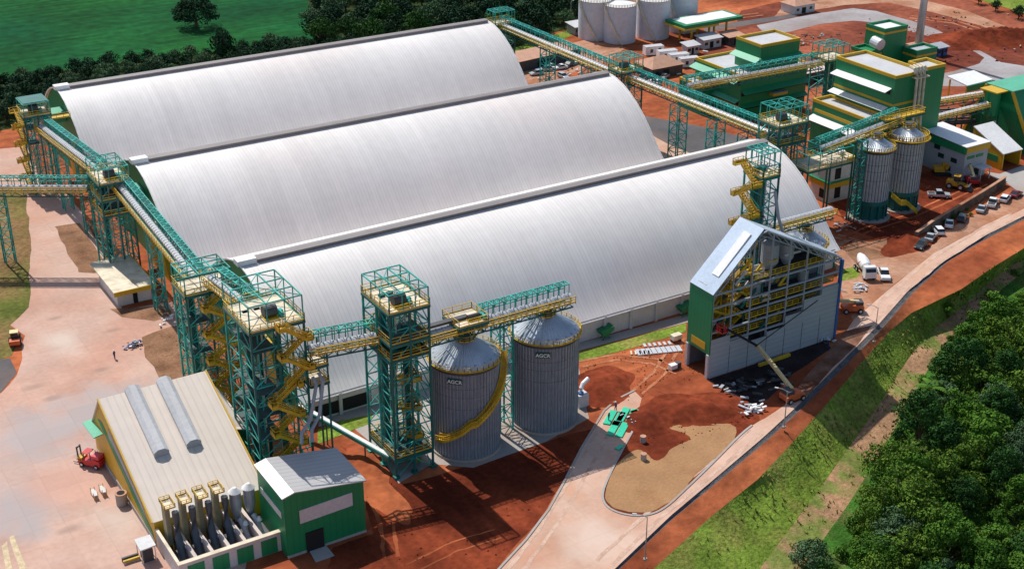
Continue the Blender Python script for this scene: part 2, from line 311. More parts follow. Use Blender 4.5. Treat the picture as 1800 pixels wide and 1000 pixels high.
def loft(name, A, B, m, sub, amp, sag=0., lab=None):
    b = MB(); nA = 6; rows = []
    for i in range(len(A)-1):
        for k in range(nA if i < len(A)-2 else 1):
            rows.append((A[i].lerp(A[i+1], k/nA), B[i].lerp(B[i+1], k/nA)))
    rows.append((A[-1], B[-1]))
    for a, c in rows:
        for j in range(sub+1):
            p = a.lerp(c, j/sub); e = math.sin(math.pi*j/sub)
            q = noise.noise(p*.22)*amp*e; b.v.append((p.x, p.y, p.z+q-sag*e))
    w = sub+1
    b.f = [(i*w+j, i*w+j+1, (i+1)*w+j+1, (i+1)*w+j) for i in range(len(rows)-1) for j in range(sub)]
    o = b.build(name, m, None, smooth=True)
    for p in o.data.polygons:
        if p.normal.z < 0: o.data.flip_normals(); break
    return tag(o, lab, kind='structure')
gp = [(p.x, p.y) for p in L0]+[(2500, 150), (2500, 3500), (-2500, 3500), (-2500, -600), (60, -600)]
sheet('ground', M['soil'], gp, 0, 'red soil ground of the whole site', world=True)
loft('drain_gutter', L0, L1, M['gutter'], 2, .12, .25, 'grey stone gutter along the outer road edge')
loft('soil_bank', L1, L2, M['soil'], 4, .35, 0, 'red soil strip below the road edge')
loft('grass_slope', L2, L3, M['grass'], 8, .5, 0, 'green and tan grass slope below the road')
loft('dirt_path', L3, L4, M['path'], 4, .35, 0, 'worn dirt path along the foot of the slope')
loft('forest_floor', L4, L5, M['undergrowth'], 5, .8, 0, 'dark undergrowth below the trees')
YARD = [(45,333),(115,333),(150,385),(185,450),(215,545),(300,530),(345,640),(440,720),(430,1100),(-500,1500),(-500,900),(-120,735),(0,690),(30,660),(45,590),(15,570),(52,540),(52,420)]
sheet('yard_paving', M['concrete_pink'], YARD, .02, 'pale dusty concrete yard on the left', .5)
sheet('yard_paving', M['concrete_pink'], [(-60,262),(0,262),(50,258),(75,330),(115,333),(45,333),(-60,333)], .018, 'pale concrete lane at the left edge', .4)
for q, l in (([(3,960),(12,950),(22,1000),(12,1010)], 'faded yellow paint stripe at the left photo corner'), ([(16,945),(24,940),(48,1000),(36,1005)], 'second faded yellow paint stripe at the left photo corner')):
    sheet('road_marking', mat('faded_yellow_paint', (.58, .46, .29), .9, .2, 1., fine=.2), q, .06, l, .12, .5)
sheet('verge', M['drygrass'], [(-120,333),(45,333),(52,420),(52,540),(15,572),(40,592),(20,625),(-140,680)], .025, 'dry brown and green verge at the left edge', .6)
sheet('parking_apron', M['asphalt'], [(-160,660),(0,632),(17,630),(30,655),(0,690),(-160,740)], .045, 'dark asphalt apron at the left edge', .2)
for px, lab in (([(98,398),(140,392),(165,430),(195,475),(165,480),(140,478),(118,445)], 'brown dirt bed with planting holes beside the lane'),
                ([(193,543),(290,538),(303,553),(270,564),(215,556)], 'brown dirt strip in front of the small house'),
                ([(250,592),(312,570),(338,598),(350,655),(285,672),(258,627)], 'ribbed brown dirt bed beside the stair tower')):
    sheet('dirt_bed', M['dirt'], px, .05, lab, .45, 2)
sheet('fresh_soil', M['darksoil'], [(600,782),(640,800),(705,853),(1010,760),(1045,752),(1010,805),(960,895),(900,970),(840,1040),(560,1040),(580,960),(655,938),(640,840)], .02, 'dark damp soil in front of the silos', .8)
sheet('fresh_soil', M['darksoil'], [(1440,330),(1640,300),(1740,310),(1770,322),(1620,425),(1590,435),(1500,405)], .02, 'dark red soil round the far silos', .8)
sheet('service_pad', M['concrete'], [(655,780),(560,700),(700,660),(1010,600),(1035,735),(960,775),(830,822),(760,815),(700,850)], .03, 'concrete pad below the two big silos', .2)
ROAD = [(840,1040),(925,948),(965,895),(990,850),(1022,788),(1062,722),(1085,702),(1115,687),(1128,700),(1112,760),(1160,800),(1240,800),(1312,752),(1345,735),(1390,705),(1440,655),(1500,563),(1560,511),(1602,477),(1642,445),(1700,414),(1800,367),(1900,322),(2100,250)]
sheet('road', M['concrete_road'], ROAD+E0[::-1]+[(1000,1100),(820,1100)], .03, 'pale concrete road curving past the construction site')
sheet('parking_strip', M['palesoil'], [(1450,430),(1500,420),(1600,440),(1640,418),(1700,385),(1770,352),(1800,345),(1800,367),(1700,414),(1642,445),(1602,477),(1560,511),(1500,563),(1480,520),(1470,470)], .022, 'pale worn soil strip beside the parked cars', .4)
ISL = [(1138,712),(1105,770),(1064,848),(1057,878),(1073,897),(1108,907),(1142,906),(1170,893),(1205,860),(1260,807),(1308,757),(1345,733),(1300,716),(1245,700),(1190,690),(1150,695)]
def smooth(px, n=2):
    for _ in range(n):
        o = []
        for i, p in enumerate(px):
            q = px[(i+1) % len(px)]; o += [(p[0]*.75+q[0]*.25, p[1]*.75+q[1]*.25), (p[0]*.25+q[0]*.75, p[1]*.25+q[1]*.75)]
        px = o
    return px
ISLS = smooth(ISL)
sheet('island', M['darksoil'], ISLS, .05, 'soil island between the road branches')
sheet('sand_bed', M['sand'], smooth([(1112,790),(1133,793),(1150,812),(1168,803),(1182,786),(1212,776),(1208,764),(1178,755),(1158,748),(1180,737),(1240,738),(1312,748),(1260,804),(1205,857),(1170,889),(1142,902),(1108,903),(1075,893),(1060,878),(1067,850),(1085,812)]), .075, 'tan sand covering the point of the island', .55, 1.)
sheet('service_pad', M['concrete'], [(1015,617),(1215,565),(1215,550),(1012,605),(640,715),(560,735),(560,750),(640,728)], .035, 'narrow concrete apron along the front warehouse')
sheet('grass_strip', M['grass'], [(1013,637),(1100,615),(1207,583),(1207,568),(1100,597),(1015,620)], .045, 'thin green grass strip along the front warehouse', .35, 2)
sheet('grass_strip', M['grass'], [(560,780),(620,755),(650,745),(655,728),(600,740),(560,755)], .045, 'grass strip between the stair tower and the silo tower', .3, 2)
sheet('grass_strip', M['grass'], [(1477,475),(1500,470),(1512,482),(1505,490),(1478,495)], .045, 'small grass patch beside the unfinished building', .3, 2)
sheet('far_soil', M['farsoil'], [(1230,95),(1290,60),(1300,20),(1420,-5),(1600,-20),(1700,0),(1800,35),(2000,70),(2000,160),(1800,160),(1660,160),(1500,110),(1420,130),(1330,110)], .021, 'dark maroon soil of the far earthworks', 1.5, 6)
sheet('far_road', M['far_road'], [(1330,45),(1420,27),(1500,15),(1540,20),(1600,37),(1640,50),(1720,88),(1760,110),(1810,118),(1900,130),(1900,160),(1760,152),(1655,152),(1640,133),(1680,125),(1722,112),(1730,102),(1710,90),(1640,66),(1600,56),(1560,42),(1500,37),(1440,43),(1390,56),(1345,60)], .03, 'grey concrete road looping far behind the green blocks', .3)
sheet('far_road', M['asphalt'], [(1125,203),(1230,222),(1345,252),(1345,268),(1160,282),(1148,262),(1135,230)], .03, 'dark asphalt lane between the warehouses and green blocks', .3)
sheet('far_road', M['concrete_road'], [(1148,262),(1160,282),(1200,292),(1225,275),(1170,252),(1140,235)], .04, 'pale pad behind the middle warehouse end', .3)
sheet('far_road', M['asphalt'], [(1240,58),(1330,42),(1400,30),(1400,24),(1330,34),(1235,48)], .034, 'dark asphalt stretch beside the far road', .3)
sheet('apron', M['concrete'], [(1735,302),(1757,306),(1795,292),(1900,300),(1900,322),(1800,345),(1770,322),(1745,312)], .036, 'pale concrete apron in front of the yellow shed', .2)
sheet('apron', M['palesoil'], [(895,175),(1000,130),(1060,110),(1100,85),(1030,70),(900,100),(880,140)], .022, 'worn orange soil of the site camp', .8)
sheet('field', M['crop'], [(-700,190),(-100,150),(0,143),(100,130),(250,112),(400,96),(490,80),(575,72),(548,0),(520,-200),(440,-460),(-2600,-460),(-1600,190)], .03, 'broad green crop field behind the warehouses', .8)
sheet('field', M['grass'], [(1700,-5),(1760,12),(1810,28),(1950,45),(2100,30),(1800,-60),(1680,-60)], .03, 'green field in the far right corner', .8)
sheet('verge', M['grass'], [(840,165),(880,125),(940,95),(1010,60),(1024,40),(985,58),(930,75),(870,95),(800,140)], .026, 'green verge along the edge of the far wood', .5)
sheet('far_road', M['palesoil'], [(1360,30),(1480,10),(1560,5),(1640,22),(1720,45),(1800,72),(1800,60),(1700,20),(1600,-6),(1500,-8),(1380,10)], .028, 'orange soil track far behind the site', .6)
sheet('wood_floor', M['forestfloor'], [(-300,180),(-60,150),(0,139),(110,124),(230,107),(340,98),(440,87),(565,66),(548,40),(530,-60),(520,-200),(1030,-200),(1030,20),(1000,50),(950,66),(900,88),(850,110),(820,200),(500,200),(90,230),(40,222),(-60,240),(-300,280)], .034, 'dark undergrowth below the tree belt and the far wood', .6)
sheet('shaded_ground', M['shadedsoil'], [(1243,667),(1300,650),(1380,622),(1450,598),(1462,612),(1420,640),(1385,665),(1352,700),(1325,716),(1300,700),(1270,685)], .026, 'dark ground in front of the unfinished building, shade put in its colour', .4, 1.5)  # dark pit soil, blackened further to paint in the building's shade
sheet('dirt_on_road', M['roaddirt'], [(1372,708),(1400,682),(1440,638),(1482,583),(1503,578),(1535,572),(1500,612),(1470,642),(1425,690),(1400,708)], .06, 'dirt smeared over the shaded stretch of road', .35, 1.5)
sheet('dirt_bed', M['dirt'], [(1480,432),(1560,420),(1600,438),(1560,452),(1500,462)], .03, 'brown churned soil left of the parked cars', .6)
def tracks(px, label, m='tracksoil', gauge=1.9, w=.75, lvl=.045):
    for s_ in (-1, 1):
        pts = [G(*p) for p in px]; fine = []
        for a, b_ in zip(pts, pts[1:]):
            for k in range(8): fine.append(a.lerp(b_, k/8))
        L_, R2 = [], []
        for i in range(len(fine)-1):
            d = (fine[i+1]-fine[i]).normalized(); nrm = Vector((-d.y, d.x, 0)); o = fine[i]+nrm*s_*gauge/2; j = noise.noise(o*.5)*.25
            ww = w*(.6+.8*abs(noise.noise(o*.35+Vector((9,0,0))))); L_.append(o+nrm*(ww/2+j)); R2.append(o-nrm*(ww/2-j))
        b = MB(); n = len(L_)
        b.v = [(p.x, p.y, lvl+s_*.003) for p in L_+R2]; b.f = [(i, i+1, n+i+1, n+i) for i in range(n-1)]
        o = b.build('tyre_track', M[m], None)
        if o.data.polygons[0].normal.z < 0: o.data.flip_normals()
        tag(o, label, kind='structure')
tracks([(1020,640),(1080,628),(1150,635),(1210,660)], 'pale tyre tracks across the soil behind the island')
tracks([(1120,690),(1160,655),(1180,620),(1200,585)], 'tyre tracks running to the grass strip')
tracks([(610,800),(650,850),(680,920),(690,1000)], 'tracks beside the small green building', 'soil')
tracks([(720,1000),(800,960),(900,930)], 'tracks in the damp soil near the road', 'soil', 2.2, .4)
tracks([(1460,440),(1520,405),(1600,380),(1700,335),(1740,318)], 'tracks on the soil terrace of the far silos', 'soil')
tracks([(1470,415),(1560,440),(1600,445)], 'second tracks on the soil terrace', 'palesoil')
tracks([(900,150),(960,138),(1040,105),(1100,85)], 'tracks through the camp lot')
tracks([(1600,30),(1680,40),(1760,66),(1830,90)], 'tracks on the soil beyond the loop road', 'tracksoil', 3, 1.2)
tracks([(1240,40),(1300,30),(1350,24)], 'tracks on the soil beside the canopy', 'tracksoil', 3, 1.)
tracks([(1150,690),(1230,715),(1290,725)], 'tracks over the dark island soil', 'soil', 1.6, .4)
for q, l, g_ in (([(900,1010),(960,930),(1010,850),(1060,760),(1095,705)], 'reddish tyre marks along the left road branch', 2.0), ([(1060,990),(1150,905),(1260,815),(1350,740)], 'reddish tyre marks along the outer road branch', 2.2), ([(1480,615),(1560,530),(1640,462),(1740,400),(1800,372)], 'reddish tyre marks on the far road stretch', 2.2)):
    tracks(q, l, 'roadmark', g_, .8, .05)
# kerbs
def kerb(pts, label, w=.35, h=.16):
    b = MB()
    for a, c in zip(pts, pts[1:]): b.beam(G(*a)+Vector((0,0,h/2)), G(*c)+Vector((0,0,h/2)), w, h)
    tag(b.build('kerb', M['concrete'], None), label, kind='structure')
kerb([p for p in ISLS if p[1] > 742], 'pale kerb round the soil island'); kerb(ROAD[:8], 'pale kerb along the left road branch')
# mounds of soil
def mound(px, r, h, label, m='soil', seed=0, ell=(1, 1), rz=0):
    c = G(*px); b = MB(); n = 44; k = 16
    for j in range(k+1):
        for i in range(n):
            t = j/k; a = 6.28318*i/n; rr = r*t*(1+.25*noise.noise((math.cos(a)*1.5+seed, math.sin(a)*1.5, seed*3.1)))
            x, y = rr*math.cos(a)*ell[0], rr*math.sin(a)*ell[1]; x, y = x*math.cos(rz)-y*math.sin(rz), x*math.sin(rz)+y*math.cos(rz)
            z = h*(.5+.5*math.cos(math.pi*t))*(1+.5*noise.noise((x*.5+seed, y*.5, 1)))+h*.22*math.sin(math.pi*min(1,(1-t)*2))*noise.noise((x*1.1, y*1.1+seed, 2))
            b.v.append((c.x+x, c.y+y, z-.02 if t == 1 else z+.05))
    b.f = [(j*n+i, j*n+(i+1) % n, (j+1)*n+(i+1) % n, (j+1)*n+i) for j in range(k) for i in range(n)]
    o = b.build('soil_mound', M[m], None, smooth=True); tag(o, label, kind='structure')
mound((1050,680), 7, 1.7, 'red soil mound beside the big silo', 'darksoil', 1, (1.2, .8), .4)
mound((1225,722), 8, 2.0, 'dark red soil mound on the island', 'darksoil', 2, (1.4, .7), -.3)
mound((1140,740), 5, 1.2, 'low red soil heap on the island tip', 'darksoil', 3)
mound((645,815), 4.5, .9, 'red soil heap behind the small green building', 'soil', 4, (.6, 1.5))
mound((672,870), 5, .8, 'long red soil ridge beside the small green building', 'soil', 5, (.5, 1.8))
mound((1600,425), 7, 1.2, 'red soil heap beside the parked cars', 'darksoil', 6, (1.4, .7), .3)
mound((1750,70), 16, 3.5, 'dark red bank inside the far road loop', 'darksoil', 7, (1.8, .7), -.3)
# ------------------------------------------------------------------ arched warehouses
WX0, WX1 = 73.5, 193.0
PROF = [(0,20.0),(3,19.65),(6,18.75),(9,17.35),(12,15.5),(15,13.1),(17.5,10.7),(19.5,8.5),(21.5,6.4),(23,5.0),(24.3,4.0)]
def warehouse(yc, label, front):
    t = thing('warehouse', label, 'warehouse', ((WX0+WX1)/2, yc, 0), 'arched storage warehouses')
    full = [(-a, z) for a, z in PROF[::-1]]+[(a, z) for a, z in PROF[1:]]
    b = MB(); n = 24
    for i in range(n+1):
        x = WX0+(WX1-WX0)*i/n
        b.v += [(x, yc+a, z) for a, z in full]
    w = len(full)
    b.f = [(i*w+j, i*w+j+1, (i+1)*w+j+1, (i+1)*w+j) for i in range(n) for j in range(w-1)]
    b.build('roof', M['archroof'], t, smooth=True)
    for x0, x1 in ((WX0+.6, WX0+.9), (WX1-.9, WX1-.6)):
        g = MB(); g.prism([(yc+a*.985, z-.12) for a, z in full]+[(yc+23.9, .0), (yc-23.9, 0)], x0, x1)
        g.build('gable_wall', M['green'], t)
    for x in (WX0, WX1):
        e = MB()
        for (a, z), (c, z2) in zip(full, full[1:]): e.beam((x, yc+a, z), (x, yc+c, z2), .28)
        e.build('edge_trim', M['white'], t)
    v = MB(); v.box(WX0+3, WX1-.5, yc-.85, yc+.85, 19.8, 20.5); vo = v.build('ridge_vent', M['vent'], t)
    v = MB(); v.prism([(yc-1.05, 20.52), (yc, 20.7), (yc+1.05, 20.52), (yc+1.05, 20.62), (yc, 20.8), (yc-1.05, 20.62)], WX0+3, WX1-.5); v.build('vent_cap', M['ventcap'], vo)
    v = MB(); v.box(WX0-.6, WX0+2.9, yc-1.0, yc+1.0, 20.0, 20.95); v.build('vent_hood', M['white'], t)
    # side wall
    for s in ((-1,) if front else (-1, 1)):
        y = yc+s*23.6; g = MB(); g.box(WX0+.9, WX1-.9, y-.12, y+.12, 0, 4.35); wo = g.build('side_wall', M['wallw'], t)
        if front:
            x = WX0+1
            while x < WX1: box('pilaster', M['ltgrey'], wo, x-.3, x+.3, y-.55, y-.13, 0, 4.2); x += 6
            g = MB(); g.box(WX0+1, WX1-1, y-.40, y-.125, 4.2, 4.3); g.build('gutter_line', M['dkgrey'], wo)
            g = MB(); g.box(WX0+2.5, WX0+12, y-.2, y-.1, .4, 2.7); g.build('opening', M['black'], wo)
            for x in (133, 151.5):
                h = MB(); h.prism([(x-.3, 1.9), (x+2.6, 2.5), (x+2.6, 1.7), (x+1.2, .9), (x+.3, .9)], y-1.9, y-.13, 'y')
                h.beam((x+.2, y-1.7, .05), (x+.9, y-1.7, 1.2), .2); h.beam((x+1.8, y-1.7, .05), (x+1.2, y-1.7, 1.2), .2)
                h.build('unloading_hopper', M['green'], wo)
            for x in (140.5, 157.5, 164):
                h = MB(); h.box(x, x+.5, y-.35, y-.13, 1.4, 2.2); h.build('hose_box', M['red'], wo)
    # yellow bay on the near gable
    g = MB(); g.prism([(yc-17.5, .0), (yc-6, 0), (yc-4, 5.5), (yc-8, 10.5), (yc-12, 10.0)], WX0-.35, WX0+.55); g.build('yellow_bay', M['yellowwall'], t)
    g = MB(); g.prism([(yc-3.2, 12.8), (yc+.2, 13.2), (yc+.2, 15.6), (yc-3.2, 15.2)], WX0-3.4, WX0+.5); g.build('conveyor_hood', M['lightgreen'], t)
    return t
warehouse(210.2, 'nearest arched white warehouse, behind the two big silos', True)
warehouse(268.8, 'middle one of the three arched white warehouses', False)
warehouse(327.4, 'farthest arched white warehouse, next to the green field', False)
# ------------------------------------------------------------------ lattice towers and galleries
def lattice(b, x0, x1, y0, y1, z0, z1, bay, w=.16, mids=False):
    n = max(1, round((z1-z0)/bay)); c = [(x0,y0),(x1,y0),(x1,y1),(x0,y1)]
    for k in range(n+1):
        z = z0+(z1-z0)*k/n
        if k: 
            for i in range(4): b.beam((*c[i], z), (*c[(i+1) % 4], z), w*1.15)
        if k < n:
            zn = z0+(z1-z0)*(k+1)/n
            for i in range(4):
                p, q = c[i], c[(i+1) % 4]; mid = ((p[0]+q[0])/2, (p[1]+q[1])/2)
                if mids:
                    b.beam((*p, z), (*mid, zn), w); b.beam((*q, z), (*mid, zn), w)
                elif (k+i) % 2: b.beam((*p, z), (*q, zn), w)
                else: b.beam((*q, z), (*p, zn), w)
def platform(t, x0, x1, y0, y1, z, m='cream', skip=''):
    p = box('platform', M[m], t, x0, x1, y0, y1, z-.12, z)
    f = MB()
    for a, c in (((x0,y0),(x1,y0)),((x1,y0),(x1,y1)),((x1,y1),(x0,y1)),((x0,y1),(x0,y0))): f.beam((*a, z-.32), (*c, z-.32), .25, .38)
    f.build('edge_beam', M['shadeteal'], p)
    r = MB()
    sides = {'s': ((x0,y0,z),(x1,y0,z)), 'e': ((x1,y0,z),(x1,y1,z)), 'n': ((x1,y1,z),(x0,y1,z)), 'w': ((x0,y1,z),(x0,y0,z))}
    for k, (a, c) in sides.items():
        if k not in skip: rail(r, [a, c])
    r.build('railing', M['yellow'], p)
    return p
def stairs(t, along, a0, a1, c, width, z0, z1, nfl, name='staircase', out=.9):
    """zigzag flights along x or y between a0 and a1; c is the inner edge across, width the flight width (signed)"""
    b = MB(); dz = (z1-z0)/nfl
    def P(a, cc, z): return (a, cc, z) if along == 'x' else (cc, a, z)
    for k in range(nfl):
        s, e = (a0, a1) if k % 2 == 0 else (a1, a0); z = z0+k*dz; off = c if k % 2 == 0 else c+width*.9
        for q in (off, off+width*.9):
            A = Vector(P(s, q, z)); B = Vector(P(e, q, z+dz))
            b.slab([A+Vector((0,0,-.25)), B+Vector((0,0,-.25)), B+Vector((0,0,.30)), A+Vector((0,0,.30))], .06)
            b.beam(A+Vector((0,0,1.0)), B+Vector((0,0,1.0)), .1); b.beam(A+Vector((0,0,.65)), B+Vector((0,0,.65)), .08)
            for j in range(5):
                w = A.lerp(B, j/4); b.beam(w, w+Vector((0,0,1)), .08)
        nst = 9
        for j in range(nst):
            u = (j+.5)/nst; a = s+(e-s)*u; zz = z+dz*u; d = abs(e-s)/nst*.55
            q0, q1 = sorted((off, off+width*.9)); 
            if along == 'x': b.box(a-d, a+d, q0, q1, zz-.06, zz)
            else: b.box(q0, q1, a-d, a+d, zz-.06, zz)
        # landing
        dirn = 1 if e > s else -1; l0, l1 = sorted((e, e+dirn*out)); q0, q1 = sorted((c, c+width*1.85)); zt = z+dz
        if along == 'x': b.box(l0, l1, q0, q1, zt-.1, zt)
        else: b.box(q0, q1, l0, l1, zt-.1, zt)
        far = e+dirn*out
        pts = [P(e, q0, zt), P(far, q0, zt), P(far, q1, zt), P(e, q1, zt)]
        rail(b, pts, 1.05, 1.2)
        for A, B in zip(pts, pts[1:]):
            A = Vector(A); B = Vector(B); b.slab([A+Vector((0,0,-.2)), B+Vector((0,0,-.2)), B+Vector((0,0,.45)), A+Vector((0,0,.45))], .05)
    return b.build(name, M['yellow'], t)
def drive(t, x, y, z, r=.9):
    b = MB(); b.tube([(x-1.0, y, z+r+.2), (x+1.0, y, z+r+.2)], r, 16); o = b.build('drive_drum', M['dkgrey'], t)
    b = MB(); b.box(x+1.1, x+2.0, y-.4, y+.4, z+.05, z+.9); b.tube([(x+1.5, y-1.3, z+.6), (x+1.5, y-.4, z+.6)], .32, 10); b.build('motor', M['teal'], o)
    b = MB(); b.box(x-1.1, x+1.1, y-r-.1, y+r+.1, z+.02, z+.2); b.build('base_frame', M['yellow'], o)
def cage(t, x0, x1, y0, y1, z0, z1, nx=3, ny=3, w=.17):
    b = MB()
    for i in range(nx+1):
        x = x0+(x1-x0)*i/nx; b.beam((x,y0,z1),(x,y1,z1), w)
        for y in (y0, y1): b.beam((x,y,z0),(x,y,z1), w if i in (0, nx) else w*.8)
    for j in range(ny+1):
        y = y0+(y1-y0)*j/ny; b.beam((x0,y,z1+.02),(x1,y,z1+.02), w)
        if 0 < j < ny:
            for x in (x0, x1): b.beam((x,y,z0),(x,y,z1), w*.8)
    for i in range(nx):
        for j in range(ny):
            xa, xb = x0+(x1-x0)*i/nx, x0+(x1-x0)*(i+1)/nx; ya, yb = y0+(y1-y0)*j/ny, y0+(y1-y0)*(j+1)/ny
            if (i+j) % 2: b.beam((xa,ya,z1),(xb,yb,z1), w*.6)
            else: b.beam((xb,ya,z1),(xa,yb,z1), w*.6)
    return b.build('roof_frame', M['teal'], t)
def tower(label, x0, x1, y0, y1, ztop, plats, cage_h=3.0, bay=3.0, group=None, legs_mid=True, leg=.3, cat='tower', name='elevator_tower', casing=None, drives=(), rails=False):
    t = thing(name, label, cat, ((x0+x1)/2, (y0+y1)/2, 0), group)
    zt = ztop-cage_h
    pts = [(x0,y0),(x1,y0),(x1,y1),(x0,y1)]
    if legs_mid: pts += [((x0+x1)/2, y0), (x1, (y0+y1)/2), ((x0+x1)/2, y1), (x0, (y0+y1)/2)]
    for p in pts:
        b = MB(); b.beam((*p, 0), (*p, zt), leg); b.box(p[0]-.45, p[0]+.45, p[1]-.45, p[1]+.45, 0, .45) ; b.build('leg', M['shadeteal' if p[1] == y0 else 'teal'], t)  # near side legs take the teal with shade painted in
    b = MB(); lattice(b, x0, x1, y0, y1, 0, zt, bay, .13, legs_mid)
    ix, iy = (x1-x0)*.22, (y1-y0)*.22
    lattice(b, x0+ix, x1-ix, y0+iy, y1-iy, 0, zt-1.5, bay*1.0, .075)
    for p in ((x0+ix,y0+iy),(x1-ix,y0+iy),(x1-ix,y1-iy),(x0+ix,y1-iy)): b.beam((*p, 0), (*p, zt-1.5), .16)
    b.build('bracing', M['teal'], t)
    for k, (fx, fy) in enumerate(((.3, .35), (.62, .45), (.5, .7))):
        b = MB(); xx, yy = x0+(x1-x0)*fx, y0+(y1-y0)*fy; b.tube([(xx, yy, .2), (xx, yy, zt*.55), (xx+.5, yy, zt*.62), (xx+.5, yy, zt-.3)], .15, 6); b.build('riser_pipe', M['ltgrey' if k else 'cream'], t)
    if cage_h: cage(t, x0, x1, y0, y1, zt, ztop)
    for i, z in enumerate(plats):
        if i and not rails:
            b = MB(); b.box(x0+.3, (x0+x1)/2-.2, y0+.3, y1-.3, z-.06, z); b.build('grating_floor', M['shadegrating'], t); continue
        o = .15 if i == 0 else .06; platform(t, x0-o, x1+o, y0-o, y1+o, z, 'cream' if i == 0 else 'shadegrating')
    for dx, dy, z in drives: drive(t, dx, dy, z)
    if casing:
        for (cx_, cy_, w_, z_) in casing:
            b = MB(); b.box(cx_-w_/2, cx_+w_/2, cy_-.35, cy_+.35, .3, z_); b.build('elevator_casing', M['shadeteal'], t)
    return t
def gallery(label, A, B, w=2.6, h=2.5, group=None, walk=-1, hoop=True, cover='ltgrey', bay=2.4, deck=True, name='conveyor_gallery'):
    A = Vector(A); B = Vector(B); d = (B-A); L = d.length; u = d/L; s = u.cross(Vector((0,0,1))).normalized(); up = s.cross(u)
    t = thing(name, label, 'conveyor', A, group)
    near = 1 if s.dot(-(A+B)) > 0 else -1; n = max(2, round(L/bay)); P = lambda k, a, c: A+d*(k/n)+s*a+up*c
    b = MB()
    for a in (-w/2, w/2):
        b.beam(P(0,a,-1.1), P(n,a,-1.1), .2); b.beam(P(0,a,0), P(n,a,0), .22)
        for k in range(n):
            b.beam(P(k,a,-1.1), P(k,a,0), .13)
            b.beam(P(k,a,-1.1) if k % 2 else P(k,a,0), P(k+1,a,0) if k % 2 else P(k+1,a,-1.1), .12)
    for k in range(n+1): b.beam(P(k,-w/2,-1.1), P(k,w/2,-1.1), .13); b.beam(P(k,-w/2,0), P(k,w/2,0), .14)
    b.build('truss', M['shadeteal'], t)
    if hoop:
        b = MB(); a0, a1 = near*.02*w, -near*w/2
        for a in (a0, a1): b.beam(P(0,a,h), P(n,a,h), .16)
        b.beam(P(0,a1,h*.5), P(n,a1,h*.5), .15)
        for k in range(n*2+1):
            q = k/2; b.beam(P(q,a0,h), P(q,a1,h), .15); b.beam(P(q,a1,0), P(q,a1,h), .13)
            if k % 2 == 0: b.beam(P(q,a0,0), P(q,a0,h), .11)
            if k < n*2:
                q2 = q+.5; b.beam(P(q,a0 if k % 2 else a1,h), P(q2,a1 if k % 2 else a0,h), .13)
                b.beam(P(q,a1,h*.5 if k % 2 else h), P(q2,a1,h if k % 2 else h*.5), .13)
        b.build('canopy_frame', M['teal'], t)
    b = MB(); c = near*w*.16
    q = [(c-.62, .35), (c-.62, .75), (c-.3, 1.0), (c+.3, 1.0), (c+.62, .75), (c+.62, .35)]
    m = 1
    for k in (0, 1): b.v += [tuple(A+d*k+s*a+up*e) for a, e in q]
    b.f = [(i, i+1, 7+i, 6+i) for i in range(5)]+[(5, 0, 6, 11)]+[(0,1,2,3,4,5), (11,10,9,8,7,6)]
    co = b.build('belt_cover', M[cover], t)
    b = MB(); b.beam(A+s*c+up*1.03, B+s*c+up*1.03, .1, .06)
    for k in range(n*2): 
        for e0, e1 in zip(q, q[1:]): b.beam(A+d*((k+.5)/(2*n))+s*e0[0]*1.02+up*(e0[1]+.03), A+d*((k+.5)/(2*n))+s*e1[0]*1.02+up*(e1[1]+.03), .12)
    b.build('cover_hoop', M['tin'], co)
    wa0, wa1 = sorted((near*(w/2+.75), near*w/2))
    b = MB(); b.slab([P(0,wa0,.08), P(n,wa0,.08), P(n,wa1,.08), P(0,wa1,.08)], .08); wo = b.build('walkway', M['cream'], t)
    b = MB(); e = near*(w/2+.72)
    b.beam(P(0,e,1.1), P(n,e,1.1), .12); b.beam(P(0,e,.6), P(n,e,.6), .10); b.beam(P(0,e,.12), P(n,e,.12), .07, .25)
    for k in range(n*2+1): b.beam(P(k/2,e,-.2), P(k/2,e,1.1), .11)
    b.build('handrail', M['yellow'], wo)
    return t
def bent(label, x, y, z, w=2.0, dp=2.0, group='gallery support towers'):
    t = thing('support_tower', label, 'support', (x, y, 0), group)
    c = [(x-w/2,y-dp/2),(x+w/2,y-dp/2),(x+w/2,y+dp/2),(x-w/2,y+dp/2)]
    for p in c:
        b = MB(); b.beam((*p, 0), (*p, z), .24); b.build('leg', M['teal'], t)
    b = MB(); lattice(b, x-w/2, x+w/2, y-dp/2, y+dp/2, 0, z, 2.4, .12); b.build('bracing', M['teal'], t)
    return t
GT = 'teal lattice elevator towers'
# tower beside the silos
t = tower('teal lattice tower with drum on top, left of the two big silos', 79.5, 86, 164, 173, 31.5, [28.6, 23.4, 20.8, 3.6], drives=[(82, 166, 28.6)], rails=True,
      casing=[(81.2, 170, .9, 29), (82.6, 170, .9, 29), (83.9, 168, .8, 24)], group=GT)
stairs(t, 'y', 166, 171, 85.0, -.9, .3, 20.5, 8)
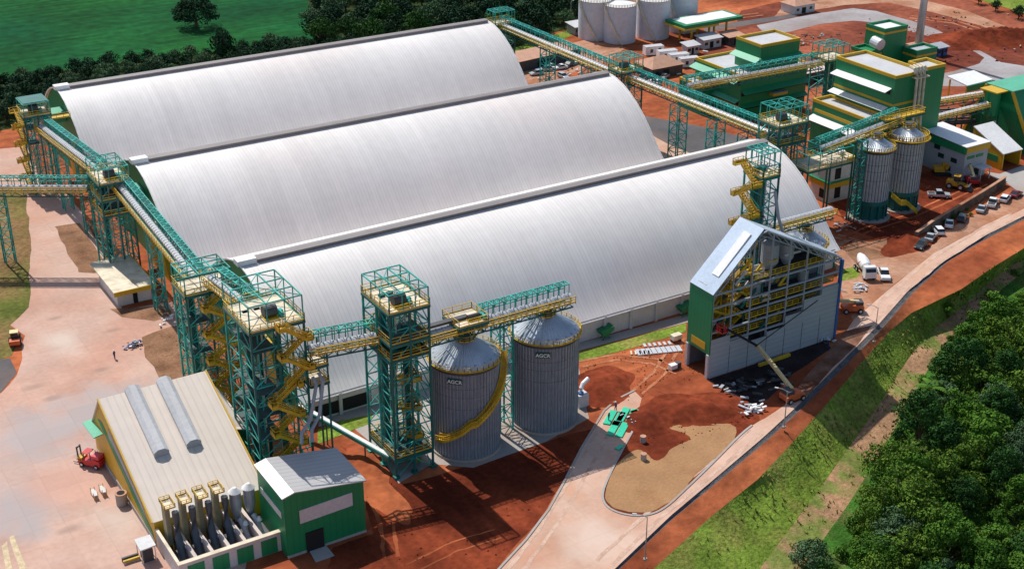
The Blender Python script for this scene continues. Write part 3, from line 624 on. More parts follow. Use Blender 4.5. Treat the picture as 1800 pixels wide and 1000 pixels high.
# stair tower
t = tower('teal lattice tower wrapped in yellow stairs, behind the small green building', 60.2, 68.5, 170.2, 180.4, 32, [28.0, 24.2, 17.2, 13.4, 9.6], drives=[(64.6, 173.5, 28.0)], cage_h=4.0,
      casing=[(62.2, 177, 1., 28), (64, 177, 1., 28), (66, 175, .9, 24)], group=GT)
stairs(t, 'x', 64.8, 68.2, 170.0, -1.0, 18.2, 28.0, 4)
stairs(t, 'x', 62.8, 66.2, 170.0, -1.0, 1.0, 18.2, 7)
b = MB(); b.tube([(70, 169.5, 19), (70.2, 168.5, 18), (68.6, 166.8, 13.5), (66.8, 165.8, 12), (66.4, 165, 10.4)], .28, 8); b.build('spout_pipe', M['grey'], t)
b = MB(); b.tube([(69, 169.5, 18.6), (69.2, 168.7, 17.6), (67, 166.6, 13.2), (65.2, 165.8, 12), (64.7, 165, 10.6)], .28, 8); b.build('spout_pipe', M['grey'], t)
platform(t, 68.6, 71.6, 169.4, 173, 20.2, 'cream'); platform(t, 68.6, 71.6, 169.4, 173, 17.2, 'cream')
for p in ((71.5, 169.5), (71.5, 172.9)): b = MB(); b.beam((*p, 0), (*p, 23), .24); b.build('outrigger_leg', M['shadeteal'], t)
# gallery head tower
t = tower('teal lattice tower with cream top deck at the front warehouse corner', 59.6, 67.4, 197.2, 203.4, 26, [22.8, 17.5, 12], group=GT, casing=[(61.5, 201, 1, 22)])
stairs(t, 'x', 62.6, 66.4, 197.0, -1.0, 1.0, 22.6, 9)
# mid tower
t = tower('teal lattice tower behind the small house where three conveyors meet', 63.8, 69.8, 259.5, 268, 23.2, [20.2, 16.8, 13.5], rails=True, group=GT, drives=[(66.5, 262, 20.2)], casing=[(66, 266, 1, 20)])
b = MB(); b.beam((63.8, 259.3, .2), (62, 253, 1.2), .3); b.build('inclined_leg', M['shadeteal'], t)
# far tower
t = tower('teal capped lattice tower at the farthest warehouse corner', 62.5, 68.3, 314, 320.2, 21.6, [18.8, 15.5, 12], group=GT, cage_h=2.6, drives=[(65, 316, 18.8)])
cp = MB(); cp.slab([(62.6, 314.2, 21.85), (68.2, 314.2, 21.85), (68.2, 320, 21.85), (62.6, 320, 21.85)], .12); cp.build('roof_sheet', M['shadeteal'], t)
stairs(t, 'y', 315, 319, 62.3, -1.0, .4, 18.6, 9)
b = MB(); b.slab([(68.4, 316, 16.6), (73.2, 316, 16.6), (73.2, 318.2, 16.6), (68.4, 318.2, 16.6)], .15); rail(b, [(68.4,316,16.6),(73.2,316,16.6)]); b.build('footbridge', M['yellow'], t)
GG = 'teal roofed conveyor galleries'
gallery('long teal conveyor gallery along the farthest warehouse left end', (66.2, 313.6, 15.6), (66.8, 268.4, 19.2), group=GG, walk=1, bay=2.2)
gallery('white covered conveyor gallery descending along the middle warehouse left end', (68.6, 263, 18.2), (65.8, 203.6, 18.6), group=GG, walk=1, bay=2.2)
gallery('short steep conveyor gallery between the two front left towers', (65.4, 200, 23.2), (65.4, 181, 25.4), group=GG, walk=1)
gallery('straight teal conveyor gallery leaving through the left photo edge', (20, 295.5, 16.4), (63.6, 268.3, 16.4), group=GG, walk=-1 if False else 1, bay=2.6)
gallery('teal conveyor gallery from the stair tower to the silo tower', (69, 170.5, 22.6), (79.3, 169, 22.6), group=GG, walk=1, bay=2)
gallery('teal gallery end over the right big silo', (97, 167.4, 21.2), (113.5, 167.4, 21.2), group=GG, walk=1, bay=2.1)
gallery('open conveyor between the silo tower and the left big silo', (86.2, 167.4, 21.2), (96.8, 167.4, 21.2), group=GG, walk=1, hoop=False, bay=2.1)
bent('teal lattice column standing between the two big silos', 101.4, 168.4, 20.2, 2.4, 2.8)
for x, y, z, l in ((66.4, 301, 15.4, 'teal support under the far left gallery, farther one'), (66.6, 284, 16.8, 'teal support under the far left gallery, nearer one'), (67.5, 240, 17.2, 'teal support under the white covered gallery, behind the small house'),
                   (66.6, 221, 17.4, 'teal support under the white covered gallery, beside the small house'), (48, 278, 15.2, 'teal support under the gallery leaving through the left edge')): bent(l, x, y, z)
t = thing('inclined_conveyor', 'slim inclined teal conveyor leaning on the silo tower foot', 'conveyor', (79, 167, 0))
b = MB(); b.beam((72.2, 184.2, 5.2), (79.6, 166.2, 2.6), .9, .6); b.build('trough', M['teal'], t)
b = MB(); b.beam((72.2, 184.2, 5.58), (79.6, 166.2, 2.98), .7, .12); b.build('trough_cover', M['white'], t)
for q in (((74.5, 178.6, 0), (74.5, 178.6, 4.2), .18), ((77.6, 171, 0), (77.6, 171, 3.1), .18)): b = MB(); b.beam(*q); b.build('leg', M['shadeteal'], t)
# right end of the warehouses
GR = 'teal towers along the right warehouse ends'
t = tower('teal open topped tower at the farthest warehouse right end', 196.6, 203, 329.5, 334, 21.4, [17.8], group=GR, legs_mid=False, cage_h=3.2)
box('green_hood', M['lightgreen'], t, 193.2, 197, 326.5, 330, 12, 16.6)
t = tower('teal roofed tower at the middle warehouse right end', 196.6, 203, 268.5, 274, 23, [19.6], group=GR, legs_mid=False, cage_h=3.2, drives=[(199, 271, 19.6)])
stairs(t, 'y', 264, 268, 196.8, .9, .4, 12, 4)
t = tower('tall teal framed tower at the front warehouse right end', 197.2, 205.2, 211.3, 217.8, 26, [22.3, 18.2], rails=True, group=GR, cage_h=3.6, drives=[(200, 214, 22.3)])
cage(t, 199.5, 212.5, 203.8, 211.2, 13, 17.5, 4, 2)
platform(t, 199.5, 212.5, 203.8, 211.2, 14.0)
for p in ((199.5,203.8),(206,203.8),(212.5,203.8),(212.5,211.2)): b = MB(); b.beam((*p,0),(*p,14),.3); b.build('annex_leg', M['shadeteal'], t)
gallery('long teal conveyor gallery between the farthest and middle warehouse right ends', (199.6, 332, 17), (199.6, 273, 17.4), group=GG, walk=1, bay=2.4)
gallery('long teal conveyor gallery between the middle and front warehouse right ends', (199.8, 269, 17.8), (200.4, 217, 18.3), group=GG, walk=1, bay=2.4)
gallery('teal conveyor gallery crossing in front of the green blocks', (203.4, 251.6, 19.4), (245, 250, 19.4), group=GG, walk=1, bay=2.4)
gallery('teal conveyor gallery rising to the two far silos', (205.6, 207.5, 16.6), (229, 207.3, 19.6), group=GG, walk=1, bay=2.2)
for y, l in ((308, 'slim teal support by the site camp, nearer the wood'), (288, 'slim teal support by the site camp, nearer the middle warehouse'), (250, 'teal support standing on the asphalt lane, farther one'), (236, 'teal support standing on the asphalt lane, middle one'), (225, 'teal support standing on the asphalt lane, nearer one')):
    bent(l, 200.4, y, 16, 3, 3)
tower('slender teal lattice tower between the two groups of green blocks', 245, 252, 247, 253, 24, [20.6], group=GR, legs_mid=False, cage_h=3.2, casing=[(248, 250, 1.4, 20), (250, 250, 1.2, 20)])
t = tower('teal lattice tower with yellow zigzag stairs in front of the front warehouse', 160.4, 164.2, 175, 180, 34.4, [30, 22, 14], group=GR, legs_mid=False, cage_h=2.4, bay=2.6, casing=[(161.4, 178, 1, 31), (163, 178, 1, 31)])
stairs(t, 'y', 175.6, 179.6, 160.2, -1.3, 5, 31.5, 9)
b = MB(); b.tube([(163.2, 174.6, 27), (164, 174, 22), (165.4, 173.6, 18)], .3, 8); b.build('spout_pipe', M['grey'], t)
gallery('yellow railed conveyor over the small silo behind the unfinished building', (165, 177.6, 18.4), (180.5, 177.6, 18.4), group=GG, walk=1, hoop=False, bay=2.1)
# ------------------------------------------------------------------ silos
FONT_CACHE = {}
def text(body, parent, m, loc, rot, size, name='lettering', ext=.03):
    cu = bpy.data.curves.new(name, 'FONT'); cu.body = body; cu.size = size; cu.extrude = ext; cu.align_x = 'CENTER'; cu.align_y = 'CENTER'; cu.offset = .018*size
    tmp = bpy.data.objects.new('tmp', cu); C.objects.link(tmp); dg = bpy.context.evaluated_depsgraph_get(); dg.update()
    me = bpy.data.meshes.new_from_object(tmp.evaluated_get(dg)); bpy.data.objects.remove(tmp)
    me.materials.clear(); me.materials.append(m)
    o = bpy.data.objects.new(name, me); C.objects.link(o); o.parent = parent
    o.location = Vector(loc)-parent_loc(parent); o.rotation_euler = rot
    return o
def corr(b, cx, cy, r, z0, z1, n, amp):
    q = []
    for z in (z0, z1):
        for i in range(n*4):
            a = 6.28318*i/(n*4); rr = r+(amp if i % 4 == 0 else 0)
            q.append((cx+rr*math.cos(a), cy+rr*math.sin(a), z))
    m = n*4; b.add(q, [(i, (i+1) % m, m+(i+1) % m, m+i) for i in range(m)])
def silo(label, cx, cy, r, z0, ze, za, group, sign=None, skirt=0., gm='galv', nrib=60, vents=20, ring=True):
    t = thing('grain_silo', label, 'silo', (cx, cy, 0), group)
    b = MB(); corr(b, cx, cy, r, z0, ze, nrib, .12)
    body = b.build('body', M[gm], t)
    b = MB()
    for i in range(nrib):
        a = 6.28318*(i+.5)/nrib; b.beam((cx+(r+.05)*math.cos(a), cy+(r+.05)*math.sin(a), z0), (cx+(r+.05)*math.cos(a), cy+(r+.05)*math.sin(a), ze-.75), .17)
    b.build('stiffeners', M['stiff'], body)
    b = MB(); zs = [ze-.75]+[ze-1.15*k-1.4 for k in range(int((ze-z0-1.5)/1.15))]
    for z in (ze-3.2, ze-4.7, ze-6.8): b.cyl((cx, cy), r+.07, z-.06, z+.06, 48, cap=False)
    b.cyl((cx, cy), r+.13, ze-.7, ze+.02, 48, cap=False)
    b.build('band_ring', M['dkgrey'], body)
    b = MB(); n = 48; rc = r*.15
    q = []
    for (rr, z) in ((r+.3, ze), (rc, za)):
        for i in range(n*2):
            a = 6.28318*i/(n*2); zz = z+(.16 if i % 2 == 0 else 0)
            q.append((cx+rr*math.cos(a), cy+rr*math.sin(a), zz))
    m = n*2; b.add(q, [(i, (i+1) % m, m+(i+1) % m, m+i) for i in range(m)])
    roof = b.build('roof', M['cone'], t)
    b = MB(); b.cyl((cx, cy), rc+.1, za-.1, za+.7, 20); b.cyl((cx, cy), rc+.35, za+.7, za+.8, 20); b.build('roof_cap', M['dkgrey'], roof)
    b = MB(); b.v = []; pts = [(cx+(rc+.9)*math.cos(a*.5236), cy+(rc+.9)*math.sin(a*.5236), za-.25) for a in range(13)]; rail(b, pts, .9, 1)
    b.build('cap_railing', M['yellow'], roof)
    if ring:
        b = MB(); pts = [(cx+(r+.42)*math.cos(a*6.28318/36), cy+(r+.42)*math.sin(a*6.28318/36), ze+.05) for a in range(37)]
        rail(b, pts, .75, 1.2, .07)
        for p, q_ in zip(pts, pts[1:]): b.beam(p, q_, .34, .1)
        b.build('eave_walkway', M['yellow'], t)
    for i in range(vents):
        a = 6.28318*(i+.5)/vents; f = .88
        x, y = cx+(r*f)*math.cos(a), cy+(r*f)*math.sin(a); zz = za+(ze-za)*(f-.15)/.85
        if i == 0:
            v = MB(); v.prism([(-.2, -.05), (.2, -.05), (.2, .2), (0, .32), (-.2, .2)], -.22, .22); 
            vo = v.build('roof_vent', M['grey'], None); vo.parent = roof; vme = vo
        else: vo = vme.copy(); C.objects.link(vo)
        vo.location = (x-cx, y-cy, zz); vo.rotation_euler = (0, 0, a)
    if skirt:
        b = MB(); b.cyl((cx, cy), r+.3, z0-.5, z0+.4, 40); b.cyl((cx, cy), r*.92, .3, z0-.3, 28, r2=r*.96)
        for i in range(14):
            a = 6.28318*i/14; b.beam((cx+(r+.1)*math.cos(a), cy+(r+.1)*math.sin(a), 0), (cx+(r+.1)*math.cos(a), cy+(r+.1)*math.sin(a), z0), .3)
        b.build('support_ring', M['shadeteal'], t)
        b = MB(); b.cyl((cx, cy), r+1.1, 0, .3, 40); b.build('concrete_base', M['concrete'], t)
    else:
        b = MB(); b.cyl((cx, cy), r+.35, 0, .45, 48); b.build('concrete_base', M['concrete'], t)
    if sign:
        a = sign; x, y = cx+(r+.3)*math.cos(a), cy+(r+.3)*math.sin(a); z = ze-1.7
        nx, ny = math.cos(a), math.sin(a); s = Vector((-ny, nx, 0)); c = Vector((x, y, z)); bb = MB()
        w_, h_ = 1.2, .46
        bb.v = [tuple(c+s*i*w_+Vector((0,0,j*h_))+Vector((nx,ny,0))*k) for k in (-.1, .06) for i, j in ((-1,-1),(1,-1),(1,1),(-1,1))]
        bb.f = [(3,2,1,0),(4,5,6,7),(0,1,5,4),(1,2,6,5),(2,3,7,6),(3,0,4,7)]
        so_ = bb.build('sign', mat('sign_green', (.003, .075, .055), .5), t)
        text('AGCR', so_, M['white'], c+Vector((nx,ny,0))*.09, (R_(90), 0, a+R_(90)), .86)
    return t
GS = 'big galvanised silos by the road'
SA = math.atan2(-167, -93)
s1 = silo('big grey silo with yellow spiral stairs, next to the lattice tower', 93.8, 167.2, 5.45, .45, 16.3, 19.6, GS, sign=SA-.28)
s2 = silo('big grey silo without spiral stairs, farther right', 109, 167.4, 5.45, .45, 16.6, 19.8, GS, sign=SA-.12)
# spiral stairs on the first silo
b = MB(); prev = None
path = [(-165, 3.6), (-150, 3.9), (-125, 5.6), (-112, 6.9), (-104, 7.0), (-85, 8.7), (-62, 10.9), (-45, 13.0), (-30, 15.0), (-20, 16.4)]
fine = []
for (a, z), (c, z2) in zip(path, path[1:]):
    for k in range(5): fine.append((a+(c-a)*k/5, z+(z2-z)*k/5))
fine.append(path[-1])
for a, z in fine:
    a = R_(a); i_ = (93.8+5.8*math.cos(a), 167.2+5.8*math.sin(a), z); o_ = (93.8+6.7*math.cos(a), 167.2+6.7*math.sin(a), z)
    if prev:
        b.slab([prev[0], prev[1], o_, i_], .12)
        for p, q in ((prev[0], i_), (prev[1], o_)):
            p = Vector(p); q = Vector(q); b.slab([p, q, q+Vector((0,0,.35)), p+Vector((0,0,.35))], .05)
            b.beam(p+Vector((0,0,1)), q+Vector((0,0,1)), .1); b.beam(p+Vector((0,0,.65)), q+Vector((0,0,.65)), .07); b.beam(p, p+Vector((0,0,1)), .08)
    prev = (i_, o_)
b.build('spiral_staircase', M['yellow'], s1)
t = thing('loading_platform', 'cream deck with conveyor drive above the left big silo', 'platform', (93.8, 167.4, 21.9))
platform(t, 91.6, 96.8, 164.8, 170, 22.6); drive(t, 95, 166.4, 22.6, .4)
b = MB(); b.beam((86.4, 167.4, 22.9), (94.5, 167.4, 22.9), 1., .4); b.build('belt_cover', M['dkgrey'], t)
b = MB(); b.cyl((93.8, 167.4), .55, 20.0, 22.4, 14); b.build('filling_chute', M['shadeteal'], t)
for x in (92, 96.4):
    for y in (165.2, 169.6): b = MB(); b.beam((x, y, 22.4), (93.8+(x-93.8)*.5, 167.4+(y-167.4)*.5, 19.4), .18); b.build('leg', M['shadeteal'], t)
# small machine beside silo 2
t = thing('air_blower', 'grey blower with bent white duct beside the right big silo', 'blower', G(1021, 712))
c = G(1021, 712); b = MB(); b.box(c.x-1, c.x+1, c.y-.9, c.y+.9, .05, 2.4); b.build('housing', M['ltgrey'], t)
b = MB(); b.tube([(c.x, c.y, 2.3), (c.x, c.y, 3.4), (c.x+.5, c.y+.3, 3.9), (c.x+1.8, c.y+.6, 4.4)], .38, 10); b.build('duct', M['white'], t)
b = MB(); b.cyl((c.x-.2, c.y-.2), .5, 2.4, 2.7, 14); b.build('motor', M['blue'], t)
GS2 = 'two galvanised silos on dark teal ring bases'
silo('galvanised silo on a dark teal base, the left of the far pair', 218.6, 203.2, 3.75, 4.2, 16.4, 18.8, GS2, sign=None, skirt=1, gm='galv2', nrib=34, vents=10)
f2 = silo('galvanised silo on a dark teal base with yellow stair, right of the far pair', 228.6, 203.6, 3.75, 4.2, 16.8, 19.2, GS2, sign=None, skirt=1, gm='galv2', nrib=34, vents=10)
b = MB(); P_ = [(222.6, 200.6, 4.6), (224.2, 199.2, 2.9), (225.4, 198.6, 2.9), (228.2, 197.9, .4)]
for A, B in zip(P_, P_[1:]):
    A = Vector(A); B = Vector(B); s = (B-A).cross(Vector((0,0,1))).normalized()*.45
    b.slab([A-s, B-s, B+s, A+s], .15)
    for q in (-s, s): b.slab([A+q, B+q, B+q+Vector((0,0,.9)), A+q+Vector((0,0,.9))], .06)
b.build('staircase', M['yellow'], f2)
b = MB()
for a in range(36): 
    x0, y0 = 228.6+4.6*math.cos(a*.1745), 203.6+4.6*math.sin(a*.1745); x1, y1 = 228.6+4.6*math.cos((a+1)*.1745), 203.6+4.6*math.sin((a+1)*.1745); rail(b, [(x0,y0,16.9),(x1,y1,16.9)], 1.1, 2, .1); b.beam((x0,y0,16.9),(x1,y1,16.9), .9, .12)
b.build('top_walkway', M['yellow'], f2)
t = thing('access_tower', 'narrow teal ladder tower beside the left far silo', 'tower', (213.6, 202.6, 0))
for p in ((212.8,201.8),(214.4,201.8),(214.4,203.4),(212.8,203.4)):
    b = MB(); b.beam((*p,0),(*p,19),.22); b.build('leg', M['shadeteal'], t)
b = MB(); lattice(b, 212.8, 214.4, 201.8, 203.4, 0, 19, 1.9, .12); b.build('bracing', M['teal'], t)
t = thing('roof_walkway', 'yellow walkway with pipes over the two far silos', 'walkway', (228, 205, 20))
platform(t, 224, 236, 206, 208.2, 20.4, 'yellow')
for x in (225, 229, 234): b = MB(); b.beam((x, 207, 20.3), (x, 205, 17.5), .25); b.build('strut', M['yellow'], t)
silo('low galvanised silo with a yellow rim tucked behind the unfinished building', 175.4, 178.4, 4.2, .4, 12.8, 15.6, 'silo behind the unfinished building', nrib=34, vents=8)
# storage tanks
for px, h, r, l in (((1045,73), 12.2, 5.4, 'pale blue storage tank at the left of the tank cluster'), ((1088,79), 11.6, 5.2, 'front pale blue storage tank with the full white lid showing'), ((1146,72), 12.2, 5.4, 'pale blue storage tank right of the front one'), ((1196,60), 12.4, 5.2, 'pale blue storage tank at the right end, behind the green canopy')):
    c = G(*px); c = c+Vector((c.x, c.y, 0)).normalized()*r
    t = thing('storage_tank', l, 'tank', (c.x, c.y, 0), 'pale storage tanks')
    b = MB(); b.cyl((c.x, c.y), r, 0, h, 48, cap=False); b.build('shell', M['tank'], t, smooth=True)
    b = MB(); b.cyl((c.x, c.y), r, h, h+.9, 48, r2=.3); b.build('lid', M['white'], t)
    b = MB(); pts = [(c.x+(r+.05)*math.cos(a*.1745), c.y+(r+.05)*math.sin(a*.1745), h) for a in range(37)]; rail(b, pts, .9, 2, .12)
    b.build('railing', M['cream'], t)
    b = MB()
    for k in range(14):
        a0, a1 = R_(175+k*5), R_(180+k*5); z0, z1 = h*(1-k/14), h*(1-(k+1)/14)
        b.beam((c.x+(r+.4)*math.cos(a0), c.y+(r+.4)*math.sin(a0), z0), (c.x+(r+.4)*math.cos(a1), c.y+(r+.4)*math.sin(a1), z1), .7, .5)
    b.build('spiral_staircase', M['cream'], t)
# ------------------------------------------------------------------ buildings
def flatroof(t, x0, x1, y0, y1, z, wall='green', trim='yellow', roof='ltgrey', z0=0, bands=(), name='wall'):
    w = box(name, M[wall], t, x0, x1, y0, y1, z0, z-.5)
    r = box('roof', M[roof], t, x0+.4, x1-.4, y0+.4, y1-.4, z-.9, z-.45)
    b = MB(); e = .06
    b.box(x0-e, x1+e, y0-e, y0+.35, z-.5, z+.25); b.box(x0-e, x1+e, y1-.35, y1+e, z-.5, z+.25)
    b.box(x0-e, x0+.35, y0+.35, y1-.35, z-.5, z+.25); b.box(x1-.35, x1+e, y0+.35, y1-.35, z-.5, z+.25)
    b.build('parapet', M['yellowwall' if trim == 'yellow' else trim], r)
    for zb in bands:
        b = MB(); b.box(x0-.05, x1+.05, y0-.05, y0+.02, zb-.3, zb+.3); b.box(x0-.05, x0+.02, y0+.03, y1, zb-.3, zb+.3); b.build('trim_band', M['yellowwall'], w)
    return w
def awning(t, side, a0, a1, c, z, d=1.8, drop=.9, m='white'):
    b = MB()
    if side == 'w': b.slab([(c, a0, z), (c, a1, z), (c-d, a1, z-drop), (c-d, a0, z-drop)], .12)
    else: b.slab([(a0, c, z), (a1, c, z), (a1, c-d, z-drop), (a0, c-d, z-drop)], .12)
    o = b.build('awning', M[m], t)
    b = MB(); zz = z-drop-.05
    if side == 'w': b.box(c-.05, c+.05, a0+.3, a1-.3, zz-.9, zz+.1)
    else: b.box(a0+.3, a1-.3, c-.05, c+.05, zz-.9, zz+.1)
    b.build('vent_slot', M['black'], o)
GB = 'green processing blocks'
t = thing('process_building', 'green stepped block with white roofs, behind the crossing conveyor', 'building', (246, 277, 0), GB)
flatroof(t, 235, 258, 267.7, 287, 13, bands=(4.2,))
flatroof(t, 241.5, 255, 268.3, 278.5, 20, z0=12.6)
flatroof(t, 230.5, 235, 278, 288, 8)
awning(t, 'w', 268, 287, 235, 12.0, 2.4, .9, 'lightgreen'); awning(t, 'w', 268, 284, 235, 6.4, 1.6, .7, 'lightgreen')
awning(t, 's', 235, 258, 267.7, 9.2, 1.8, 1.0, 'green'); awning(t, 's', 241, 255.5, 268.3, 16.6, 2.0, 1.0, 'green'); awning(t, 'w', 268, 278.6, 241.5, 16.6, 2.0, .9, 'lightgreen')
b = MB(); b.box(245, 250, 265.9, 267.6, 6.2, 6.9); b.build('door_canopy', M['yellowwall'], t)
b = MB(); b.slab([(245,265.85,6.98),(250,265.85,6.98),(250,267.6,7.1),(245,267.6,7.1)], .05); b.build('canopy_sheet', M['grey'], t)
awning(t, 's', 235, 258, 267.7, 5.2, 1.4, .8, 'green')
t = thing('process_building', 'tall green block with white awnings and cream pipes, next to the far silos', 'building', (246, 230, 0), GB)
flatroof(t, 241.2, 251, 220.6, 240.5, 24, bands=(17.0,))
flatroof(t, 235.2, 241.1, 221.6, 241, 14)
flatroof(t, 251.3, 257.4, 220.4, 226.6, 24.6)
awning(t, 'w', 221.5, 240, 241.2, 21.0, 2.2, .7); awning(t, 'w', 222, 240.5, 241.2, 16.2, 2.0, .6); awning(t, 'w', 222, 240.5, 235.2, 10.4, 2.4, .8)
b = MB(); b.box(235.05, 235.19, 226, 240, 11.2, 12); b.build('trim_band', M['yellowwall'], t)
for i in range(3):
    b = MB(); x = 247.3+i*1.25; b.tube([(x, 220.2, 24.6), (x, 219.7, 23.6), (x, 219.4, 14), (x, 219.0, 9)], .34, 8); b.build('cream_pipe', M['cream'], t)
b = MB(); b.slab([(246.4, 219, 23.2), (250.9, 219, 23.2), (250.9, 221.4, 23.2), (246.4, 221.4, 23.2)], .2)
for i in range(4): b.tube([(246.8+i*1.1, 221.8, 25.4), (246.8+i*1.1, 220.3, 25.2), (246.8+i*1.1, 219.8, 24.2)], .42, 8)
b.build('pipe_manifold', M['cream'], t)
t = thing('process_building', 'small green block with a white roof, beside the tall chimney', 'building', (308, 288, 0), GB)
flatroof(t, 303.2, 312.6, 283.8, 291.5, 12, trim='green', bands=(10.8,), roof='white')
flatroof(t, 297.5, 303, 284, 291, 6, bands=(4.8,), trim='green', roof='green'); flatroof(t, 311.5, 320, 278, 283.6, 5.6, bands=(4.,), roof='tin', trim='green')
b = MB(); b.tube([(301.2, 286, 8.4), (301.2, 282.8, 8.0)], 1.7, 14); b.build('boiler_drum', M['tin'], t)
t = thing('chimney', 'tall slender pale steel chimney cut by the top edge', 'chimney', (324, 289, 0))
b = MB(); b.cyl((324, 289), 1.25, .3, 46, 20, r2=.85); b.build('stack', M['tin'], t, smooth=True); b = MB(); b.cyl((324, 289), 1.7, 0, .6, 20); b.build('base', M['concrete'], t)
# fuel canopy
t = thing('canopy', 'flat green and white canopy in front of the tanks', 'canopy', (279, 338, 0))
box('roof', M['green'], t, 267.5, 291, 333, 343, 5.9, 6.9); box('roof_deck', M['white'], t, 269.2, 289.6, 334.4, 341.8, 6.5, 6.96)
b = MB(); b.box(267.3, 281, 332.8, 333, 5.3, 5.9); b.box(267.3, 267.5, 333, 343, 5.3, 5.9); b.build('yellow_fascia', M['yellowwall'], t)
for x in (272, 279, 286):
    for y in (335, 341):
        b = MB(); b.beam((x,y,0),(x,y,5.9),.5); b.build('post', M['yellow'], t)
# white roofed bays on the right
t = thing('loading_shelter', 'white roofed loading shelter with green edge beside the yellow conveyors', 'shelter', (301, 249, 0))
b = MB(); b.slab([(296.2, 245.2, 6.4), (306.8, 245.6, 6.4), (306.8, 252.6, 7.2), (296.2, 252.6, 7.2)], .3); b.build('roof', M['white'], t)
box('fascia', M['green'], t, 296.2, 306.8, 244.9, 245.1, 4.6, 6.3)
for x in (297, 306):
    for y in (246, 252): b = MB(); b.beam((x,y,0),(x,y,6.2),.35); b.build('post', M['yellow'], t)
for (A, B, l) in (((258, 236, 9), (276, 223.4, 13.2), 'long yellow framed conveyor rising to the far right green house'), ((259, 227, 8), (276, 221.6, 11), 'lower yellow conveyor with white cover, far right')):
    gallery(l, A, B, w=2, walk=1, hoop=False, cover='white', group='yellow conveyors at the far right', bay=2.4)
box_t = thing('pipe_rack', 'dark lattice pipe rack under the yellow conveyors', 'rack', (272, 232, 0))
for k in range(7):
    b = MB(); x, y = 259+k*4, 236-k*1.6; b.beam((x,y,0),(x,y,7.5),.3); b.beam((x,y+3,0),(x,y+3,7.5),.3); b.beam((x,y,6),(x,y+3,6),.3); b.beam((x,y,3.4),(x,y+3,3.4),.3); b.build('frame', M['shadeteal'], box_t)
b = MB()
for z in (3.7, 4.4, 6.3, 7): b.beam((259,236.5,z),(283,227,z),.5); b.beam((259,238.5,z),(283,229,z),.4)
b.build('pipe', M['dkgrey'], box_t)
# office
t = thing('office_building', 'grey two storey office with white roof and green fascia', 'building', (257, 214, 0))
w = box('wall', M['grey'], t, 253.2, 261, 207.2, 222, 0, 7.2)
b = MB(); b.slab([(252.9, 206.9, 8.5), (261.3, 206.9, 8.5), (261.3, 222.2, 9.0), (252.9, 222.2, 9.0)], .12); b.build('roof', M['white'], t)
box('fascia', M['green'], t, 252.9, 253.15, 206.9, 222, 6.6, 8.35); box('gable_fascia', M['yellowwall'], t, 253.2, 261.2, 206.85, 207.15, 6.9, 8.35)
for y, z in ((209.5, 3.6), (213.5, 3.6), (215, 5.4), (211, 1.2)): box('window', M['glass'], w, 253.1, 253.25, y, y+1.8, z, z+1.1)
for x in (254, 257): box('window', M['green'], w, x, x+2.4, 207.08, 207.22, 5.2, 5.9)
box('porch', M['wallw'], t, 256.5, 260, 204.6, 207.1, 2.9, 3.1); 
for q in (((256.7,204.8,0),(256.7,204.8,2.9),.2), ((259.8,204.8,0),(259.8,204.8,2.9),.2)): b = MB(); b.beam(*q); b.build('porch_post', M['ltgrey'], t)
box('door', M['black'], t, 257, 258.6, 207.05, 207.25, 0, 2.4)
# yellow shed
t = thing('vehicle_shed', 'yellow shed with sloping white roof and dark open front', 'shed', (270, 211, 0))
b = MB(); b.slab([(266.6, 207, 4.2), (273.6, 207, 4.2), (273.6, 217, 8.4), (266.6, 217, 8.4)], .25); b.build('roof', M['white'], t)
b = MB(); b.prism([(207.4, 0), (217, 0), (217, 8.1), (207.4, 4.05)], 266.7, 266.95); b.build('side_wall', M['yellowwall'], t)
b = MB(); b.prism([(207.4, 0), (217, 0), (217, 8.1), (207.4, 4.05)], 273.2, 273.45); b.build('side_wall', M['yellowwall'], t)
box('back_wall', M['grey'], t, 266.95, 273.2, 216.7, 217, 0, 8); box('green_panel', M['green'], t, 266.55, 266.68, 208.5, 212.5, 1.6, 3.2)
for q in (((267, 207.3, 0), (267, 207.3, 4), .4), ((273.3, 207.3, 0), (273.3, 207.3, 4), .3)): b = MB(); b.beam(*q); b.build('front_post', M['yellowwall'], t)
# green A-frame house at the far right
t = thing('head_house', 'big green sloping house with yellow edges at the right photo edge', 'building', (284, 214, 0))
b = MB(); b.prism([(209.2, 0), (231.4, 0), (226, 14.4), (218.2, 14.4)], 280.6, 306); b.build('body', M['green'], t)
for q in (((280.5, 218.0, 14.5), (280.5, 209.0, .1)), ((280.5, 226.2, 14.4), (280.5, 231.6, .1))): b = MB(); b.beam(*q, .5, .7); b.build('yellow_edge', M['yellowwall'], t)
b = MB(); b.slab([(280.4, 217.9, 14.75), (306, 217.9, 14.75), (306, 226.3, 14.75), (280.4, 226.3, 14.75)], .3); b.build('roof', M['lightgreen'], t)
b = MB(); b.slab([(276.2, 219.2, 14.6), (280.3, 219.2, 14.6), (280.3, 224.6, 14.6), (276.2, 224.6, 14.6)], .3); b.build('yellow_cap', M['yellowwall'], t)
b = MB(); b.cyl((278.2, 221.9), 2.0, 8.2, 14.25, 24); b.cyl((278.2, 221.9), .9, 6.6, 8.2, 24, r2=1.95); b.build('hopper', M['green'], t)
for dx in (-1.5, 1.5):
    for dy in (-1.5, 1.5): b = MB(); b.beam((278.2+dx, 221.9+dy, 0), (278.2+dx*.9, 221.9+dy*.9, 9), .25); b.build('hopper_leg', M['shadeteal'], t)
b = MB(); b.tube([(277.6, 219.6, 7), (275, 217.6, 3), (272.8, 216.4, .3)], .25, 8); b.build('discharge_pipe', M['tin'], t)
